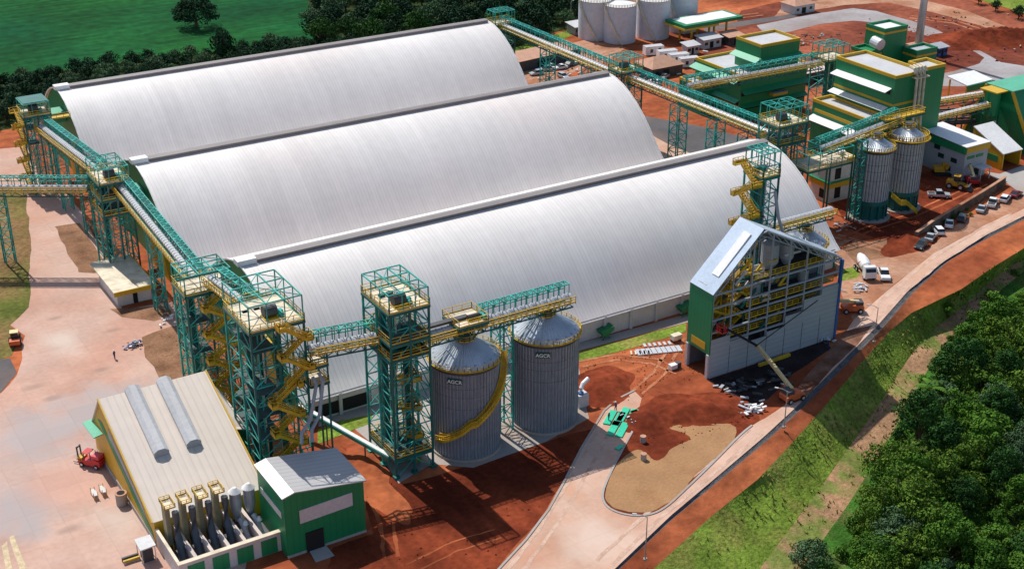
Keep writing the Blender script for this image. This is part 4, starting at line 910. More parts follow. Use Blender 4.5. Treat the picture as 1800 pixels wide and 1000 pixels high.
# concrete control block
t = thing('control_building', 'two storey concrete control block with yellow bands, left of the far silos', 'building', (219, 216, 0))
w = box('wall', M['wallw'], t, 215.6, 222.8, 213.2, 219, 0, 9.0); box('floor_band', M['yellowwall'], t, 215.2, 223.1, 212.8, 219.3, 3.7, 4.9); box('edge_slab', M['green'], t, 215.0, 223.3, 212.6, 219.5, 4.95, 5.2)
box('roof_band', M['yellowwall'], t, 215.3, 223.1, 212.9, 219.3, 9.02, 10.2); box('roof', M['cream'], t, 215.7, 222.7, 213.3, 218.9, 10.1, 10.3)
b = MB(); b.box(217, 219, 214.5, 216.5, 10.32, 11.1); b.box(219.6, 221.6, 215, 217, 10.32, 11.2); b.build('roof_unit', M['white'], t)
for x, z in ((217.2, 5.6), (217.6, .9)): box('window', M['black'], w, x, x+1.7, 213.08, 213.22, z, z+2.6)
box('window', M['black'], w, 215.5, 215.62, 214.2, 216, .9, 3)
# small house on the left
t = thing('small_house', 'small white house with flat cream roof and yellow fascia by the lane', 'house', (64, 252, 0))
w = box('wall', M['wallw'], t, 60.8, 67.6, 245.9, 258, 0, 2.9)
box('roof', M['cream'], t, 60.1, 68.3, 244.9, 261.4, 3.15, 3.45); 
b = MB(); b.box(60.05, 68.35, 244.7, 244.9, 2.7, 3.6); b.box(68.3, 68.5, 244.9, 261.4, 2.7, 3.5); b.build('fascia', M['yellowwall'], t)
box('door', M['black'], w, 63.9, 64.8, 245.8, 245.95, 0, 2.1); box('door_frame', M['ltgrey'], w, 63.75, 63.88, 245.78, 245.97, 0, 2.2)
# ------------------------------------------------------------------ cream shed bottom left
t = thing('receiving_shed', 'long cream roofed shed with yellow gable and two ridge ventilators', 'shed', (50, 180, 0))
SX0, SX1 = 42.0, 58.6; RY, RZ = 188.8, 13.4
b = MB(); b.slab([(SX0-.3, 166.2, 4.3), (SX1+.3, 166.2, 4.3), (SX1+.3, RY, RZ), (SX0-.3, RY, RZ)], .15); b.build('roof', M['shedroof'], t)
b = MB(); b.slab([(SX0-.3, RY, RZ), (SX1+.3, RY, RZ), (SX1+.3, 196.2, 5.3), (SX0-.3, 196.2, 5.3)], .15); b.build('rear_roof', M['shedroof'], t)
gab = [(166.6, 0), (195.8, 0), (195.8, 5.2), (RY, RZ-.25), (166.6, 4.2)]
b = MB(); b.prism(gab, SX0, SX0+.2); gw = b.build('gable_wall', M['yellowwall'], t)
b = MB(); b.prism(gab, SX1-.2, SX1); b.build('gable_wall', M['yellowwall'], t)
b = MB(); b.prism([(166.9, .3), (168.6, .3), (192, 8.3), (189.8, 8.9), (167.8, 1.9)], SX0-.06, SX0-.004)
b.build('green_stripe', M['green'], gw)
b = MB(); b.prism([(170, 2.6), (186, 8.0), (186, 9.6), (172, 4.4)], SX0-.05, SX0-.003); b.build('grey_louvre', M['grey'], gw)
b = MB(); b.box(SX0-.12, SX0-.008, 166.7, 195.6, 0, .9); b.build('plinth', M['concrete'], gw)
b = MB(); b.slab([(SX0-1.6, 189.5, 6.6), (SX0-1.6, 196, 6.0), (SX0-.1, 196, 6.2), (SX0-.1, 189.5, 6.9)], .15); b.build('side_awning', M['lightgreen'], t)
b = MB(); b.box(SX0, SX1, 166.35, 166.6, 0, 4.15); b.build('front_wall', M['yellowwall'], t)
for x in (SX0-.32, SX1+.32): b = MB(); b.beam((x, 166.1, 4.4), (x, RY, RZ+.1), .22); b.build('verge_trim', M['yellowwall'], t)
b = MB()
for x in (47.0, 52.0):
    q = []
    for (y, z) in ((176.2, 4.3+(176.2-166.2)*.4027), (RY-.2, RZ-.1)):
        q += [(x-1.15, y, z-.1), (x-1.15, y, z+.75), (x-.5, y, z+1.2), (x+.5, y, z+1.2), (x+1.15, y, z+.75), (x+1.15, y, z-.1)]
    b = MB(); b.add(q, [(0,1,7,6),(1,2,8,7),(2,3,9,8),(3,4,10,9),(4,5,11,10)]); v = b.build('ridge_ventilator', M['ltgrey'], t)
    b = MB(); b.add(q[:6], [tuple(range(6))]); b.build('louvre_end', M['grey'], v)
b = MB(); b.slab([(SX1+.4, 178, 8.2), (SX1+2.6, 178, 7.6), (SX1+2.6, 187.5, 8.6), (SX1+.4, 187.5, 12.2)], .2); b.build('lean_to_roof', M['shedroof'], t)
b = MB(); b.box(SX1+.1, SX1+2.4, 178.4, 187.2, 0, 7.3); b.build('lean_to_wall', M['green'], t)
# annex with filters
t = thing('filter_annex', 'low white walled annex with open bays below the cream shed', 'annex', (50, 161, 0))
b = MB(); b.box(42.2, 57, 156.2, 156.6, 0, 3.2); w = b.build('front_wall', M['wallw'], t)
b = MB(); b.box(42.0, 42.2, 156.2, 166.2, 0, 3.2); b.build('side_wall', M['wallw'], t)
b = MB(); b.box(41.9, 57, 156.0, 156.75, 3.21, 3.34); b.box(41.9, 42.35, 156.8, 166, 3.21, 3.34); b.build('coping', M['cream'], t)
box('bay_floor', M['dkgrey'], t, 42.3, 57, 156.7, 166.2, .3, .5)
for i in range(5):
    x = 44.5+i*2.42; box('divider_wall', M['wallbeige'], t, x, x+.5, 156.8, 166, .5, 3.1)
for i in range(4): box('green_door', M['green'], w, 43.2+i*3.6, 45.6+i*3.6, 156.1, 156.25, .1, 2.6)
GF = 'dust filters in the annex bays'
LBL = ['first dust filter from the left in the annex bays', 'second dust filter from the left in the annex bays', 'third dust filter from the left in the annex bays', 'fourth dust filter from the left in the annex bays']
def dfilter(x, label):
    t = thing('dust_filter', label, 'filter', (x, 162, .5), GF)
    b = MB(); b.box(x-.75, x-.05, 163.4, 165.0, 1.6, 8.0); b.build('filter_box', M['olive'], t); b = MB(); b.box(x-.85, x+.45, 162.9, 165.25, 8.0, 8.06); b.build('top_deck', M['cream'], t)
    b = MB(); rail(b, [(x-.85,162.8,8.08),(x+.65,162.8,8.08),(x+.65,165.3,8.08),(x-.85,165.3,8.08),(x-.85,162.8,8.08)], .7, 1, .08); b.build('railing', M['yellow'], t)
    b = MB(); b.tube([(x+.45, 162.5, 7.6), (x+.45, 162.4, 6.4), (x+.25, 161.6, 3.8), (x+.1, 160.2, 1.9), (x, 159.4, 1.0)], [.5,.5,.52,.58,.66], 10); b.build('duct', M['duct'], t)
    b = MB(); b.tube([(x+.9, 160.6, 1.8), (x+.9, 160.6, 2.6), (x+1.3, 160.4, 2.9)], .3, 8); b.build('fan', M['tin'], t)
    b = MB(); b.cyl((x+1.0, 164.2), .32, .6, 6.4, 12); b.cyl((x+1.0, 164.2), .4, 6.4, 6.6, 12); b.build('grey_cylinder', M['galv'], t)
    b = MB(); b.box(x-.4, x+.5, 158.4, 159.4, .5, 1.3); b.build('outlet_box', M['grey'], t)
    for dx, dy in ((-.7, 163.5), (-.1, 163.5), (-.7, 164.9), (-.1, 164.9)): b = MB(); b.beam((x+dx, dy, .5), (x+dx, dy, 1.6), .16); b.build('leg', M['yellow'], t)
for i in range(4): dfilter(43.7+i*2.42, LBL[i])
for i, l in enumerate(('left of two white capped cyclones beside the dust filters', 'right of two white capped cyclones, against the green building')):
    x = 53.3+i*2.1; t = thing('cyclone', l, 'cyclone', (x, 162, .5), GF)
    b = MB(); b.cyl((x, 163.4), .35, 2.2, 4.6, 16, r2=.85); b.cyl((x, 163.4), .85, 4.6, 7.2, 16); b.build('cyclone_body', M['galv'], t)
    b = MB(); b.cyl((x, 163.4), 1.0, 7.2, 7.9, 16, r2=.25); b.build('cap', M['white'], t)
    b = MB(); b.tube([(x+.2, 160.0, 1.2), (x+.1, 161, 2.4), (x, 162.2, 3.2)], .42, 8); b.tube([(x-.2, 159.3, .9), (x+.5, 159.3, .9)], .75, 12); b.build('fan', M['ltgrey'], t)
    b = MB(); b.cyl((x+.3, 160.9), .45, 2.9, 3.5, 10, r2=.2); b.build('fan_hood', M['white'], t)
# small green building
t = thing('green_shed', 'small dark green building with grey ribbed roof and pale window strip', 'building', (63, 158, 0))
def zroof(x): return 10.8-(x-58.6)*.165
b = MB(); b.prism([(57, 0), (69.3, 0), (69.3, zroof(69.3)-.2), (58.6, 10.6), (57, 10.2)], 153.9, 163.6, 'y'); w = b.build('wall', M['green'], t)
b = MB(); b.slab([(58.6, 153.6, 10.82), (69.7, 153.6, zroof(69.7)), (69.7, 163.9, zroof(69.7)), (58.6, 163.9, 10.82)], .15); b.build('roof', M['grnroof'], t)
b = MB(); b.slab([(56.7, 153.6, 10.35), (58.58, 153.6, 10.83), (58.58, 163.9, 10.83), (56.7, 163.9, 10.35)], .15); b.build('roof_verge', M['white'], t)
b = MB(); b.prism([(59.2, 5.2), (67.4, 5.4), (67.4, 7.6), (59.2, 7.4)], 153.75, 153.88, 'y'); b.build('window_strip', M['ltgrey'], w)
b = MB(); b.prism([(155, 6.2), (162.6, 6.2), (162.6, 7.2), (155, 7.2)], 56.9, 56.98); b.build('window_strip', M['ltgrey'], w)
b = MB(); b.box(59.9, 62.6, 153.7, 153.89, 0, 3.3); b.build('doorway', M['black'], w); b = MB(); b.box(56.95, 69.35, 153.8, 153.89, 0, .4); b.build('plinth', M['concrete'], w)
b = MB(); b.slab([(60.2, 153.6, .2), (62.8, 153.6, .2), (62.9, 151, .05), (60, 151, .05)], .1); b.build('ramp', M['concrete'], t)
# ------------------------------------------------------------------ unfinished steel building
t = thing('unfinished_building', 'half clad steel framed gabled building with blue grey roof and open front', 'building', (155, 166, 0))
BX0, BX1, BY0, BY1 = 140.8, 170.6, 163.5, 169.8; AX, AZ, EZ_ = 151.0, 26.4, 16.4
roofz = lambda x: EZ_+(AZ-EZ_)*(x-BX0)/(AX-BX0) if x < AX else EZ_+(AZ-EZ_)*(BX1-x)/(BX1-AX)
b = MB(); b.slab([(BX0-.2, BY0-.1, EZ_), (BX0-.2, BY1, EZ_), (AX, BY1, AZ), (AX, BY0-.1, AZ)], .12); ro = b.build('roof', M['bluemetal'], t)
b = MB(); b.slab([(BX0+2, BY0+1.4, roofz(BX0+2)+.4), (BX0+2, BY0+3.2, roofz(BX0+2)+.4), (AX-1.6, BY0+3.2, roofz(AX-1.6)+.4), (AX-1.6, BY0+1.4, roofz(AX-1.6)+.4)], .5); b.build('roof_ventilator', M['white'], ro)
b = MB(); b.slab([(AX, BY0+.6, AZ-.05), (AX, BY1, AZ-.05), (BX1+.2, BY1, EZ_), (BX1+.2, BY0+.6, EZ_)], .12); b.build('roof_slope', M['bluemetal'], t)
box('green_end_wall', M['green'], t, BX0-.1, BX0+.1, BY0, BY1, 4.6, EZ_-.1); box('end_window', M['yellowwall'], t, BX0-.16, BX0-.11, BY0+1.2, BY0+5, 5.2, 6.6)
for y in (BY0+.3, BY1-.3): b = MB(); b.beam((BX0, y, 0), (BX0, y, 4.6), .6); b.build('portal_column', M['ltgrey'], t)
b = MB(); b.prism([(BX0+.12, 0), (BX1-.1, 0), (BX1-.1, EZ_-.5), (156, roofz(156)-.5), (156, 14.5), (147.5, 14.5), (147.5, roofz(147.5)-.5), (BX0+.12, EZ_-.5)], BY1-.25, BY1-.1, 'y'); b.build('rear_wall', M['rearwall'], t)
# front cladding (lower), stepped edge
top = [(140.9, 7.6), (145.1, 7.6), (145.1, 6.2), (149.3, 6.2), (149.3, 5.0), (153.6, 5.0), (153.6, 5.8), (157.9, 5.8), (157.9, 7.8), (162.1, 7.8), (162.1, 10.0), (166.3, 10.0), (166.3, 11.2), (170.5, 11.2)]
b = MB(); b.prism([(140.9, 0), (170.5, 0)]+top[::-1], BY0-.16, BY0-.02, 'y'); w = b.build('front_cladding', M['cladding'], t)
for k in range(1, 7): box('panel_joint', M['dkgrey'], w, 140.9+k*4.25, 140.98+k*4.25, BY0-.19, BY0-.163, 0, 5.5)
rq = random.Random(44)
for m_, n_ in (('yellow', 46), ('shadeteal', 34), ('ltgrey', 16)):
    b = MB()
    for k in range(n_):
        x = rq.uniform(142, 168) if k % 2 else rq.uniform(142, 153); zt_ = min(roofz(x)-2.2, 20); z = rq.uniform(5.5, zt_); y = rq.uniform(BY0+.6, BY1-1); l = rq.uniform(1, 4)
        if k % 3 == 0: b.beam((x, y, z), (x, y, min(z+l, zt_+1)), .22)
        elif k % 3 == 1: b.beam((x, y, z), (min(x+l, 169), y, z), .25, .35)
        else: b.beam((x, y, z), (min(x+l*.7, 169), y, min(z+l*.7, zt_+1)), .2, .5)
    b.build('process_steelwork', M[m_], t)['kind'] = 'stuff'
for k in range(8):
    x = 141.0+k*4.22; b = MB(); b.beam((x, BY0+.2, 0), (x, BY0+.2, roofz(x)-.2), .24); b.beam((x, BY1-.5, 0), (x, BY1-.5, roofz(x)-.2), .24); b.build('column', M['frame'], t)
b = MB()
for z in (4.2, 6.4, 8.8, 11.2, 13.6, 16.1): b.beam((BX0, BY0+.18, z), (BX1, BY0+.18, z), .3, .3); b.beam((BX0, BY1-.5, z), (BX1, BY1-.5, z), .3)
b.build('floor_beam', M['frame'], t)
b = MB(); N_ = 16
for y in (BY0+.15, BY1-.4):
    for k in range(N_):
        xa, xb = BX0+(BX1-BX0)*k/N_, BX0+(BX1-BX0)*(k+1)/N_
        b.beam((xa, y, roofz(xa)-.25), (xb, y, roofz(xb)-.25), .25); b.beam((xa, y, roofz(xa)-1.3), (xb, y, roofz(xb)-1.3), .18)
        b.beam((xa, y, roofz(xa)-.25), (xb, y, roofz(xb)-1.3), .14)
for k in range(1, 8):
    x = 141+k*4.2; b.beam((x, BY0+.1, roofz(x)-.3), (x, BY1-.3, roofz(x)-.3), .2)
b.build('roof_truss', M['frame'], t)
for i, (z, m) in enumerate(((8.9, 'yellow'), (11.3, 'yellow'), (6.5, 'yellow'), (16.2, 'yellow'))):
    x0_, x1_ = ((149.5, 170) if i != 2 else (145, 158))
    if i == 3: x0_, x1_ = 150, 168
    b = MB(); b.box(x0_, x1_, BY0+1.2, BY1-.6, z-.1, z+.05); p = b.build('floor', M['dkgrey'] if m == 'yellow' else M['cream'], t)
    b = MB(); rail(b, [(x0_, BY0+1.1, z+.06), (x1_, BY0+1.1, z+.06)], 1.0, 1.4, .12); b.slab([(x0_, BY0+1.05, z), (x1_, BY0+1.05, z), (x1_, BY0+1.05, z+.28), (x0_, BY0+1.05, z+.28)], .05); b.build('railing', M['yellow'], p)
stairs(t, 'x', 142.2, 146.6, 168.2, -1.2, 4, 16, 6); stairs(t, 'x', 147.2, 150.4, 168.0, -1.2, 6, 17.6, 5)
for x, z, r, h in ((156, 17, 1.6, 4.4), (160, 17, 1.3, 3.4), (153, 11.6, 1.1, 2.8), (164.5, 11.6, 1.0, 2.6)):
    b = MB(); b.cyl((x, 166.8), r*.4, z-.6, z+.8, 16, r2=r); b.cyl((x, 166.8), r, z+.8, z+h, 16); b.build('process_vessel', M['frame'], t)
b = MB(); b.beam((170.6, BY0-.1, .1), (170.6, BY0-.1, 16.0), .5); b.build('corner_column', M['blue'], t)
b = MB()
for k in range(9): b.beam((151+k*1.6, BY0-.25, 3.6+k*.62), (152.6+k*1.6, BY0-.25, 3.6+(k+1)*.62), .1)
b.build('hanging_cable', M['black'], t)
# ------------------------------------------------------------------ vehicles
def wheels(t, xs, y, r, w=.24, m='tyre'):
    for x in xs:
        for s in (-1, 1):
            b = MB(); b.tube([(x, s*y-w/2, r), (x, s*y+w/2, r)], r, 14); o = b.build('wheel', M[m], t)
            b = MB(); b.tube([(x, s*(y+w/2)-.01, r), (x, s*(y+w/2)+.02, r)], r*.55, 10); b.build('rim', M['tin'], o)
def car(kind, paint, label, group='cars parked along the road'):
    t = thing('parked_car' if kind != 'pickup' else 'pickup_truck', label, 'car', (0, 0, 0), group)
    L, W = (4.3, 1.76) if kind != 'pickup' else (5.2, 1.9)
    b = MB(); h = L/2
    if kind == 'hatch': lo = [(-h,.35),(-h,.85),(-h+.1,1.0),(h-1.2,.98),(h-.15,.78),(h,.6),(h,.3)]; up = [(-h+.12,.98),(-h+.45,1.5),(h-2.0,1.52),(h-1.15,.97)]
    elif kind == 'sedan': lo = [(-h,.35),(-h,.9),(-h+.9,1.0),(h-1.2,.95),(h-.12,.75),(h,.55),(h,.3)]; up = [(-h+.55,.97),(-h+1.3,1.45),(h-2.1,1.46),(h-1.15,.94)]
    else: lo = [(-h,.45),(-h,1.05),(-h+1.7,1.05),(h-1.4,1.1),(h-.1,.98),(h,.7),(h,.4)]; up = [(-h+1.75,1.04),(-h+1.9,1.75),(h-2.1,1.78),(h-1.35,1.08)]
    b.prism(lo, -W/2, W/2, 'y'); body = b.build('body', M[paint], t)
    mod = body.modifiers.new('bevel', 'BEVEL'); mod.width = .07; mod.segments = 2
    b = MB(); q = []
    for (x, z), ins in zip(up, (.06, .2, .2, .06)): q += [(x, -W/2+ins, z), (x, W/2-ins, z)]
    b.add(q, [(0,1,3,2),(2,3,5,4),(4,5,7,6),(0,2,4,6),(1,7,5,3)]); b.build('window_glass', M['glass'], t)
    b = MB(); a, c = up[1], up[2]; b.box(a[0]-.02, c[0]+.02, -W/2+.2, W/2-.2, max(a[1], c[1]), max(a[1], c[1])+.05); b.build('roof', M[paint], body)
    if kind == 'pickup':
        b = MB(); b.box(-h+.12, -h+1.62, -W/2+.15, W/2-.15, 1.02, 1.06); b.build('load_bed', M['dkgrey'], t)
    for s in (-1, 1):
        b = MB(); b.box(h-.12, h+.02, s*W*.38-.2, s*W*.38+.2, .58, .72); b.build('headlight', M['tin'], t)
        b = MB(); b.box(-h-.02, -h+.08, s*W*.4-.14, s*W*.4+.14, .68, .85); b.build('tail_light', M['red'], t)
    wheels(t, (-h+.8, h-.85), W/2-.12, .33 if kind != 'pickup' else .39)
    return t
def place(t, px, rz, z=0.): c = G(*px); t.location = (c.x, c.y, z+.02); t.rotation_euler = (0, 0, rz)
dv = (G(1785,345)-G(1634,422)); RA = math.atan2(dv.y, dv.x)
carlist = [((1619,435),'hatch','card','dark car with a red tail parked nearest the unfinished building',.2,-1), ((1635,421),'sedan','cars','silver sedan second in the row from the unfinished building',.3,1), ((1648,409),'hatch','carw','white hatchback between the silver sedan and the pale sedan',.9,1),
  ((1668,397),'sedan','carw','white sedan next to the dark car in the middle of the row',.5,1), ((1691,387),'hatch','card','dark hatchback in the middle of the roadside row',.35,1), ((1725,371),'sedan','cars','silver car standing alone right of the dark hatchback',.3,1),
  ((1744,361),'pickup','carw','white pickup in the roadside row',.35,1), ((1766,353),'hatch','carw','white hatchback between the white pickup and the maroon car',.25,1), ((1785,345),'sedan','carr','maroon car at the right end of the roadside row',.1,1)]
for px, k, p, l, a, s in carlist: place(car(k, p, l), px, RA+a+(0 if s > 0 else math.pi))
place(car('pickup', 'carw', 'white pickup parked alone beside the concrete truck', 'cars near the unfinished building'), (1553,487), R_(-125))
place(car('pickup', 'cars', 'grey pickup parked on red soil below the far silos', 'cars near the far silos'), (1650,347), R_(-40))
def truck(label, px, rz, cab='carw', body='ltgrey', kind='mixer', name='truck'):
    t = thing(name, label, 'truck', (0, 0, 0))
    b = MB(); b.box(-3.6, 3.4, -.5, .5, .75, 1.05); b.build('chassis', M['dkgrey'], t)
    b = MB(); b.prism([(1.9,.8),(1.9,2.9),(3.1,2.95),(3.6,1.9),(3.6,.7)], -1.2, 1.2, 'y'); c = b.build('cab', M[cab], t)
    b = MB(); b.slab([(3.14,-1.05,2.85),(3.14,1.05,2.85),(3.58,1.05,2.0),(3.58,-1.05,2.0)], .04); b.build('windscreen', M['glass'], c)
    if kind == 'mixer':
        b = MB(); b.tube([(1.5,0,1.7),(.6,0,1.95),(-.8,0,2.2),(-2.6,0,2.55),(-3.6,0,2.75)], [.5,1.05,1.2,.95,.5], 18); b.build('drum', M['white'], t)
        b = MB()
        for k in range(26):
            u = k/25; a = u*7.5; x = 1.2-u*4.4; r_ = 1.23-abs(u-.45)*.7; b.v.append((x, r_*math.cos(a), 1.85+u*.85+r_*math.sin(a))); b.v.append((x-.28, r_*math.cos(a), 1.9+u*.85+r_*math.sin(a)))
        b.f = [(2*i, 2*i+1, 2*i+3, 2*i+2) for i in range(25)]; b.build('drum_stripe', M['red'], t)
        b = MB(); b.slab([(-3.4,-.5,2.4),(-3.4,.5,2.4),(-4.4,.4,1.4),(-4.4,-.4,1.4)], .08); b.build('chute', M['ltgrey'], t)
    else:
        b = MB(); b.box(-3.6, 1.5, -1.25, 1.25, 1.1, 3.0 if kind == 'box' else 1.9); b.build('load_box', M[body], t)
    wheels(t, (2.6, -1.6, -2.8), 1.0, .5, .35)
    place(t, px, rz); return t
truck('white concrete mixer truck standing beside the grass patch', (1519,482), R_(-115))
t = thing('tractor', 'orange tractor with dark cab at the left photo edge beside the verge', 'tractor', (0, 0, 0))
b = MB(); b.prism([(.2,.7),(.2,1.7),(1.9,1.6),(2.2,1.3),(2.2,.7)], -.5, .5, 'y'); b.build('hood', M['orange'], t)
b = MB(); b.prism([(-1.3,.8),(-1.2,2.5),(.0,2.5),(.3,1.6),(.3,.8)], -.65, .65, 'y'); c = b.build('cab', M['glass'], t); b = MB(); b.box(-1.3,.1,-.75,.75,2.5,2.65); b.build('cab_roof', M['boom'], c)
b = MB(); b.box(-2.6,-1.35,-.9,.9,.7,1.5); b.build('rear_box', M['orange'], t)
wheels(t, (-.9,), .85, .8, .45); wheels(t, (1.6,), .75, .5, .3); place(t, (28,602), R_(75))
def lift(label, px, rz, boom, base='orange'):
    t = thing('boom_lift', label, 'lift', (0, 0, 0), 'orange boom lifts')
    b = MB(); b.prism([(-2,.5),(-2.1,1.3),(-1.5,1.75),(.6,1.6),(1.9,1.2),(2,.5)], -1.1, 1.1, 'y'); b.build('chassis', M[base], t)
    b = MB(); b.box(-1.9, -.4, -.95, .95, 1.62, 2.3); b.build('counterweight', M['dkgrey'], t)
    wheels(t, (-1.4, 1.4), 1.15, .5, .4)
    p0, p1, p2, p3 = boom; b = MB(); b.beam(p0, p1, .55, .6); b.build('lower_boom', M['boom'], t)
    b = MB(); b.beam(p1, p2, .36, .42); b.beam(p2, p3, .26, .3); bo = b.build('upper_boom', M['black'], t)
    b = MB(); x, y, z = p3; rail(b, [(x-.6,y-.9,z-.2),(x+.6,y-.9,z-.2),(x+.6,y+.9,z-.2),(x-.6,y+.9,z-.2),(x-.6,y-.9,z-.2)], 1.1, .7, .1); b.box(x-.6,x+.6,y-.9,y+.9,z-.3,z-.2); b.build('basket', M['red'], bo)
    place(t, px, rz); return t
# boom reaching to the cladding
c = G(1392, 702); lift('orange boom lift reaching up to the cladding of the unfinished building', (1392,702), 0, ((-.2,0,2.1), Vector(onp := (150.2, 161.6, 4.7))-Vector((c.x, c.y, 0)), Vector((143.4, 162.0, 9.6))-Vector((c.x, c.y, 0)), Vector((141.9, 162.1, 9.9))-Vector((c.x, c.y, 0))))
lift('small orange telescopic lift with lowered boom beside the road', (1497,547), R_(150), ((-1.2,0,2.0), (2.6,0,2.3), (3.6,0,1.7), (4.2,0,1.2)))
lift('red telescopic handler on the soil in front of the grey office', (1707,322), R_(60), ((-1.2,0,2.0), (2.4,0,3.6), (3.8,0,4.4), (4.3,0,4.6)), 'red')
def excavator(label, px, rz, arm=True):
    t = thing('excavator', label, 'excavator', (0, 0, 0), 'yellow machines near the grey office')
    for s in (-1, 1):
        b = MB(); b.prism([(-1.8,.05),(-2.1,.45),(-1.7,.85),(1.7,.85),(2.1,.45),(1.8,.05)], s*1.15-.28, s*1.15+.28, 'y'); b.build('track', M['tyre'], t)
    b = MB(); b.prism([(-2,1),(-2.1,2.0),(-.3,2.1),(.2,1.9),(.6,1.0)], -1.2, 1.2, 'y'); b.build('engine_body', M['cat'], t)
    b = MB(); b.prism([(.1,1.05),(.0,2.8),(1.2,2.8),(1.6,1.9),(1.6,1.05)], .1, 1.2, 'y'); c = b.build('cab', M['cat'], t)
    b = MB(); b.slab([(1.24,.2,2.75),(1.24,1.1,2.75),(1.63,1.1,1.9),(1.63,.2,1.9)], .05); b.build('windscreen', M['glass'], c)
    b = MB(); b.beam((.8,-.3,1.5),(2.6,-.3,4.0),.45,.6); b.beam((2.6,-.3,4.0),(4.4,-.3,3.6),.4,.5); bo = b.build('boom', M['cat'], t)
    b = MB(); b.beam((4.4,-.3,3.6),(5.2,-.3,1.4),.32,.4); b.build('dipper_arm', M['cat'], bo)
    b = MB(); b.prism([(4.9,1.4),(5.5,1.4),(5.6,.7),(5.0,.3),(4.6,.6)], -.8, .2, 'y'); b.build('bucket', M['dkgrey'], bo)
    place(t, px, rz)
excavator('yellow excavator with raised arm beside the grey office wall', (1655,307), R_(-35))
t = thing('wheel_loader', 'yellow wheel loader on red soil in front of the excavator', 'loader', (0, 0, 0), 'yellow machines near the grey office')
b = MB(); b.prism([(-2.2,.8),(-2.2,1.9),(-.4,2.0),(.2,1.4),(1.4,1.2),(1.4,.8)], -.95, .95, 'y'); b.build('body', M['cat'], t)
b = MB(); b.box(-.6,.7,-.75,.75,1.9,3.1); c = b.build('cab', M['glass'], t); b = MB(); b.box(-.7,.8,-.85,.85,3.1,3.25); b.build('cab_roof', M['cat'], c)
b = MB(); b.beam((.8,.5,1.4),(2.9,.5,.7),.25,.35); b.beam((.8,-.5,1.4),(2.9,-.5,.7),.25,.35); b.build('lift_arm', M['cat'], t)
b = MB(); b.prism([(2.7,.1),(2.7,1.2),(3.2,1.3),(3.0,.5),(3.8,.15)], -1.3, 1.3, 'y'); b.build('bucket', M['dkgrey'], t)
wheels(t, (-1.4, 1.2), .95, .7, .5); place(t, (1680,331), R_(-60))
# red forklift in the yard
t = thing('telehandler', 'red forklift truck parked in the yard by the cream shed', 'forklift', (0, 0, 0))
b = MB(); b.prism([(-2.0,.5),(-2.0,1.5),(-1.0,1.75),(.4,1.3),(1.9,1.15),(2.1,.5)], -.85, .85, 'y'); b.build('body', M['red'], t)
b = MB(); b.box(-1.9,-.5,-.75,.75,1.72,2.3); b.build('engine_cover', mat('pink_red', (.62, .06, .09), .4, .05), t)
b = MB()
for x in (-.3, .9):
    for y in (-.7, .7): b.beam((x,y,1.3),(x,y,2.5),.1)
cf = b.build('cab_frame', M['dkgrey'], t); b = MB(); b.box(.0,1.2,-.8,.8,2.5,2.6); b.build('cab_roof', M['red'], cf)
b = MB(); b.box(1.3,2.2,-.7,.7,1.2,1.5); b.build('yellow_cover', M['yellow'], t)
b = MB(); b.beam((2.2,-.4,.3),(2.3,-.4,3.2),.18); b.beam((2.2,.4,.3),(2.3,.4,3.2),.18); b.beam((2.2,-.4,3.1),(2.2,.4,3.1),.2); b.build('mast', M['dkgrey'], t)
b = MB(); b.box(2.3,3.3,-.45,-.3,.25,.32); b.box(2.3,3.3,.3,.45,.25,.32); b.build('fork', M['dkgrey'], t)
wheels(t, (-1.3, 1.4), .8, .42, .3); place(t, (163,818), R_(128))
# yard equipment
for i, (px, l) in enumerate((((166,872), 'left of two yellow and grey trestles on the yard paving'), ((181,866), 'right of two yellow and grey trestles, nearer the shed'))):
    c = G(*px); t = thing('trestle', l, 'trestle', (c.x, c.y, 0), 'yard trestles'); t.rotation_euler = (0, 0, 0)
    b = MB(); b.box(c.x-.35, c.x+.35, c.y-1.2, c.y+.8, .75, .85); b.build('deck', M['ltgrey'], t)
    for dx, dy in ((-.3,-1.1),(.3,-1.1),(-.3,.7),(.3,.7)): b = MB(); b.beam((c.x+dx,c.y+dy,0),(c.x+dx,c.y+dy,1.3),.09); b.build('leg', M['yellow'], t)
c = G(215, 886); t = thing('waste_bin', 'round grey concrete bin with rusty rim by the shed wall', 'bin', (c.x, c.y, 0))
b = MB(); b.cyl((c.x, c.y), .85, 0, 2.0, 20, cap=False); b.build('shell', M['concrete'], t); b = MB(); b.cyl((c.x, c.y), .9, 1.95, 2.1, 20); b.build('rim', M['tile'], t); b = MB(); b.cyl((c.x, c.y), .6, 2.1, 2.14, 16); b.build('opening', M['black'], t)
c = G(262, 985); t = thing('control_kiosk', 'small white roofed kiosk beside the annex wall', 'kiosk', (c.x, c.y, 0))
b = MB(); b.box(c.x-.7, c.x+.7, c.y-.2, c.y+1.6, 0, 2.0); b.build('cabinet', M['dkgrey'], t); b = MB(); b.slab([(c.x-1.2,c.y-.8,2.7),(c.x+1.1,c.y-.6,2.7),(c.x+1.1,c.y+2,2.9),(c.x-1.2,c.y+2,2.9)], .2); b.build('roof', M['ltgrey'], t)
for dx in (-1, .9):
    for dy in (-.6, 1.8): b = MB(); b.beam((c.x+dx,c.y+dy,0),(c.x+dx,c.y+dy,2.7),.1); b.build('post', M['ltgrey'], t)
c = G(232, 987); t = thing('safety_barrier', 'low yellow and black striped barrier near the annex', 'barrier', (c.x, c.y, 0))
b = MB(); b.box(c.x-1.2, c.x+1.2, c.y-.15, c.y+.15, .25, .6); b.build('bar', M['yellow'], t); b = MB(); b.box(c.x-1.2, c.x+1.2, c.y+.5, c.y+.8, .1, .7); b.build('rack', M['dkgrey'], t)
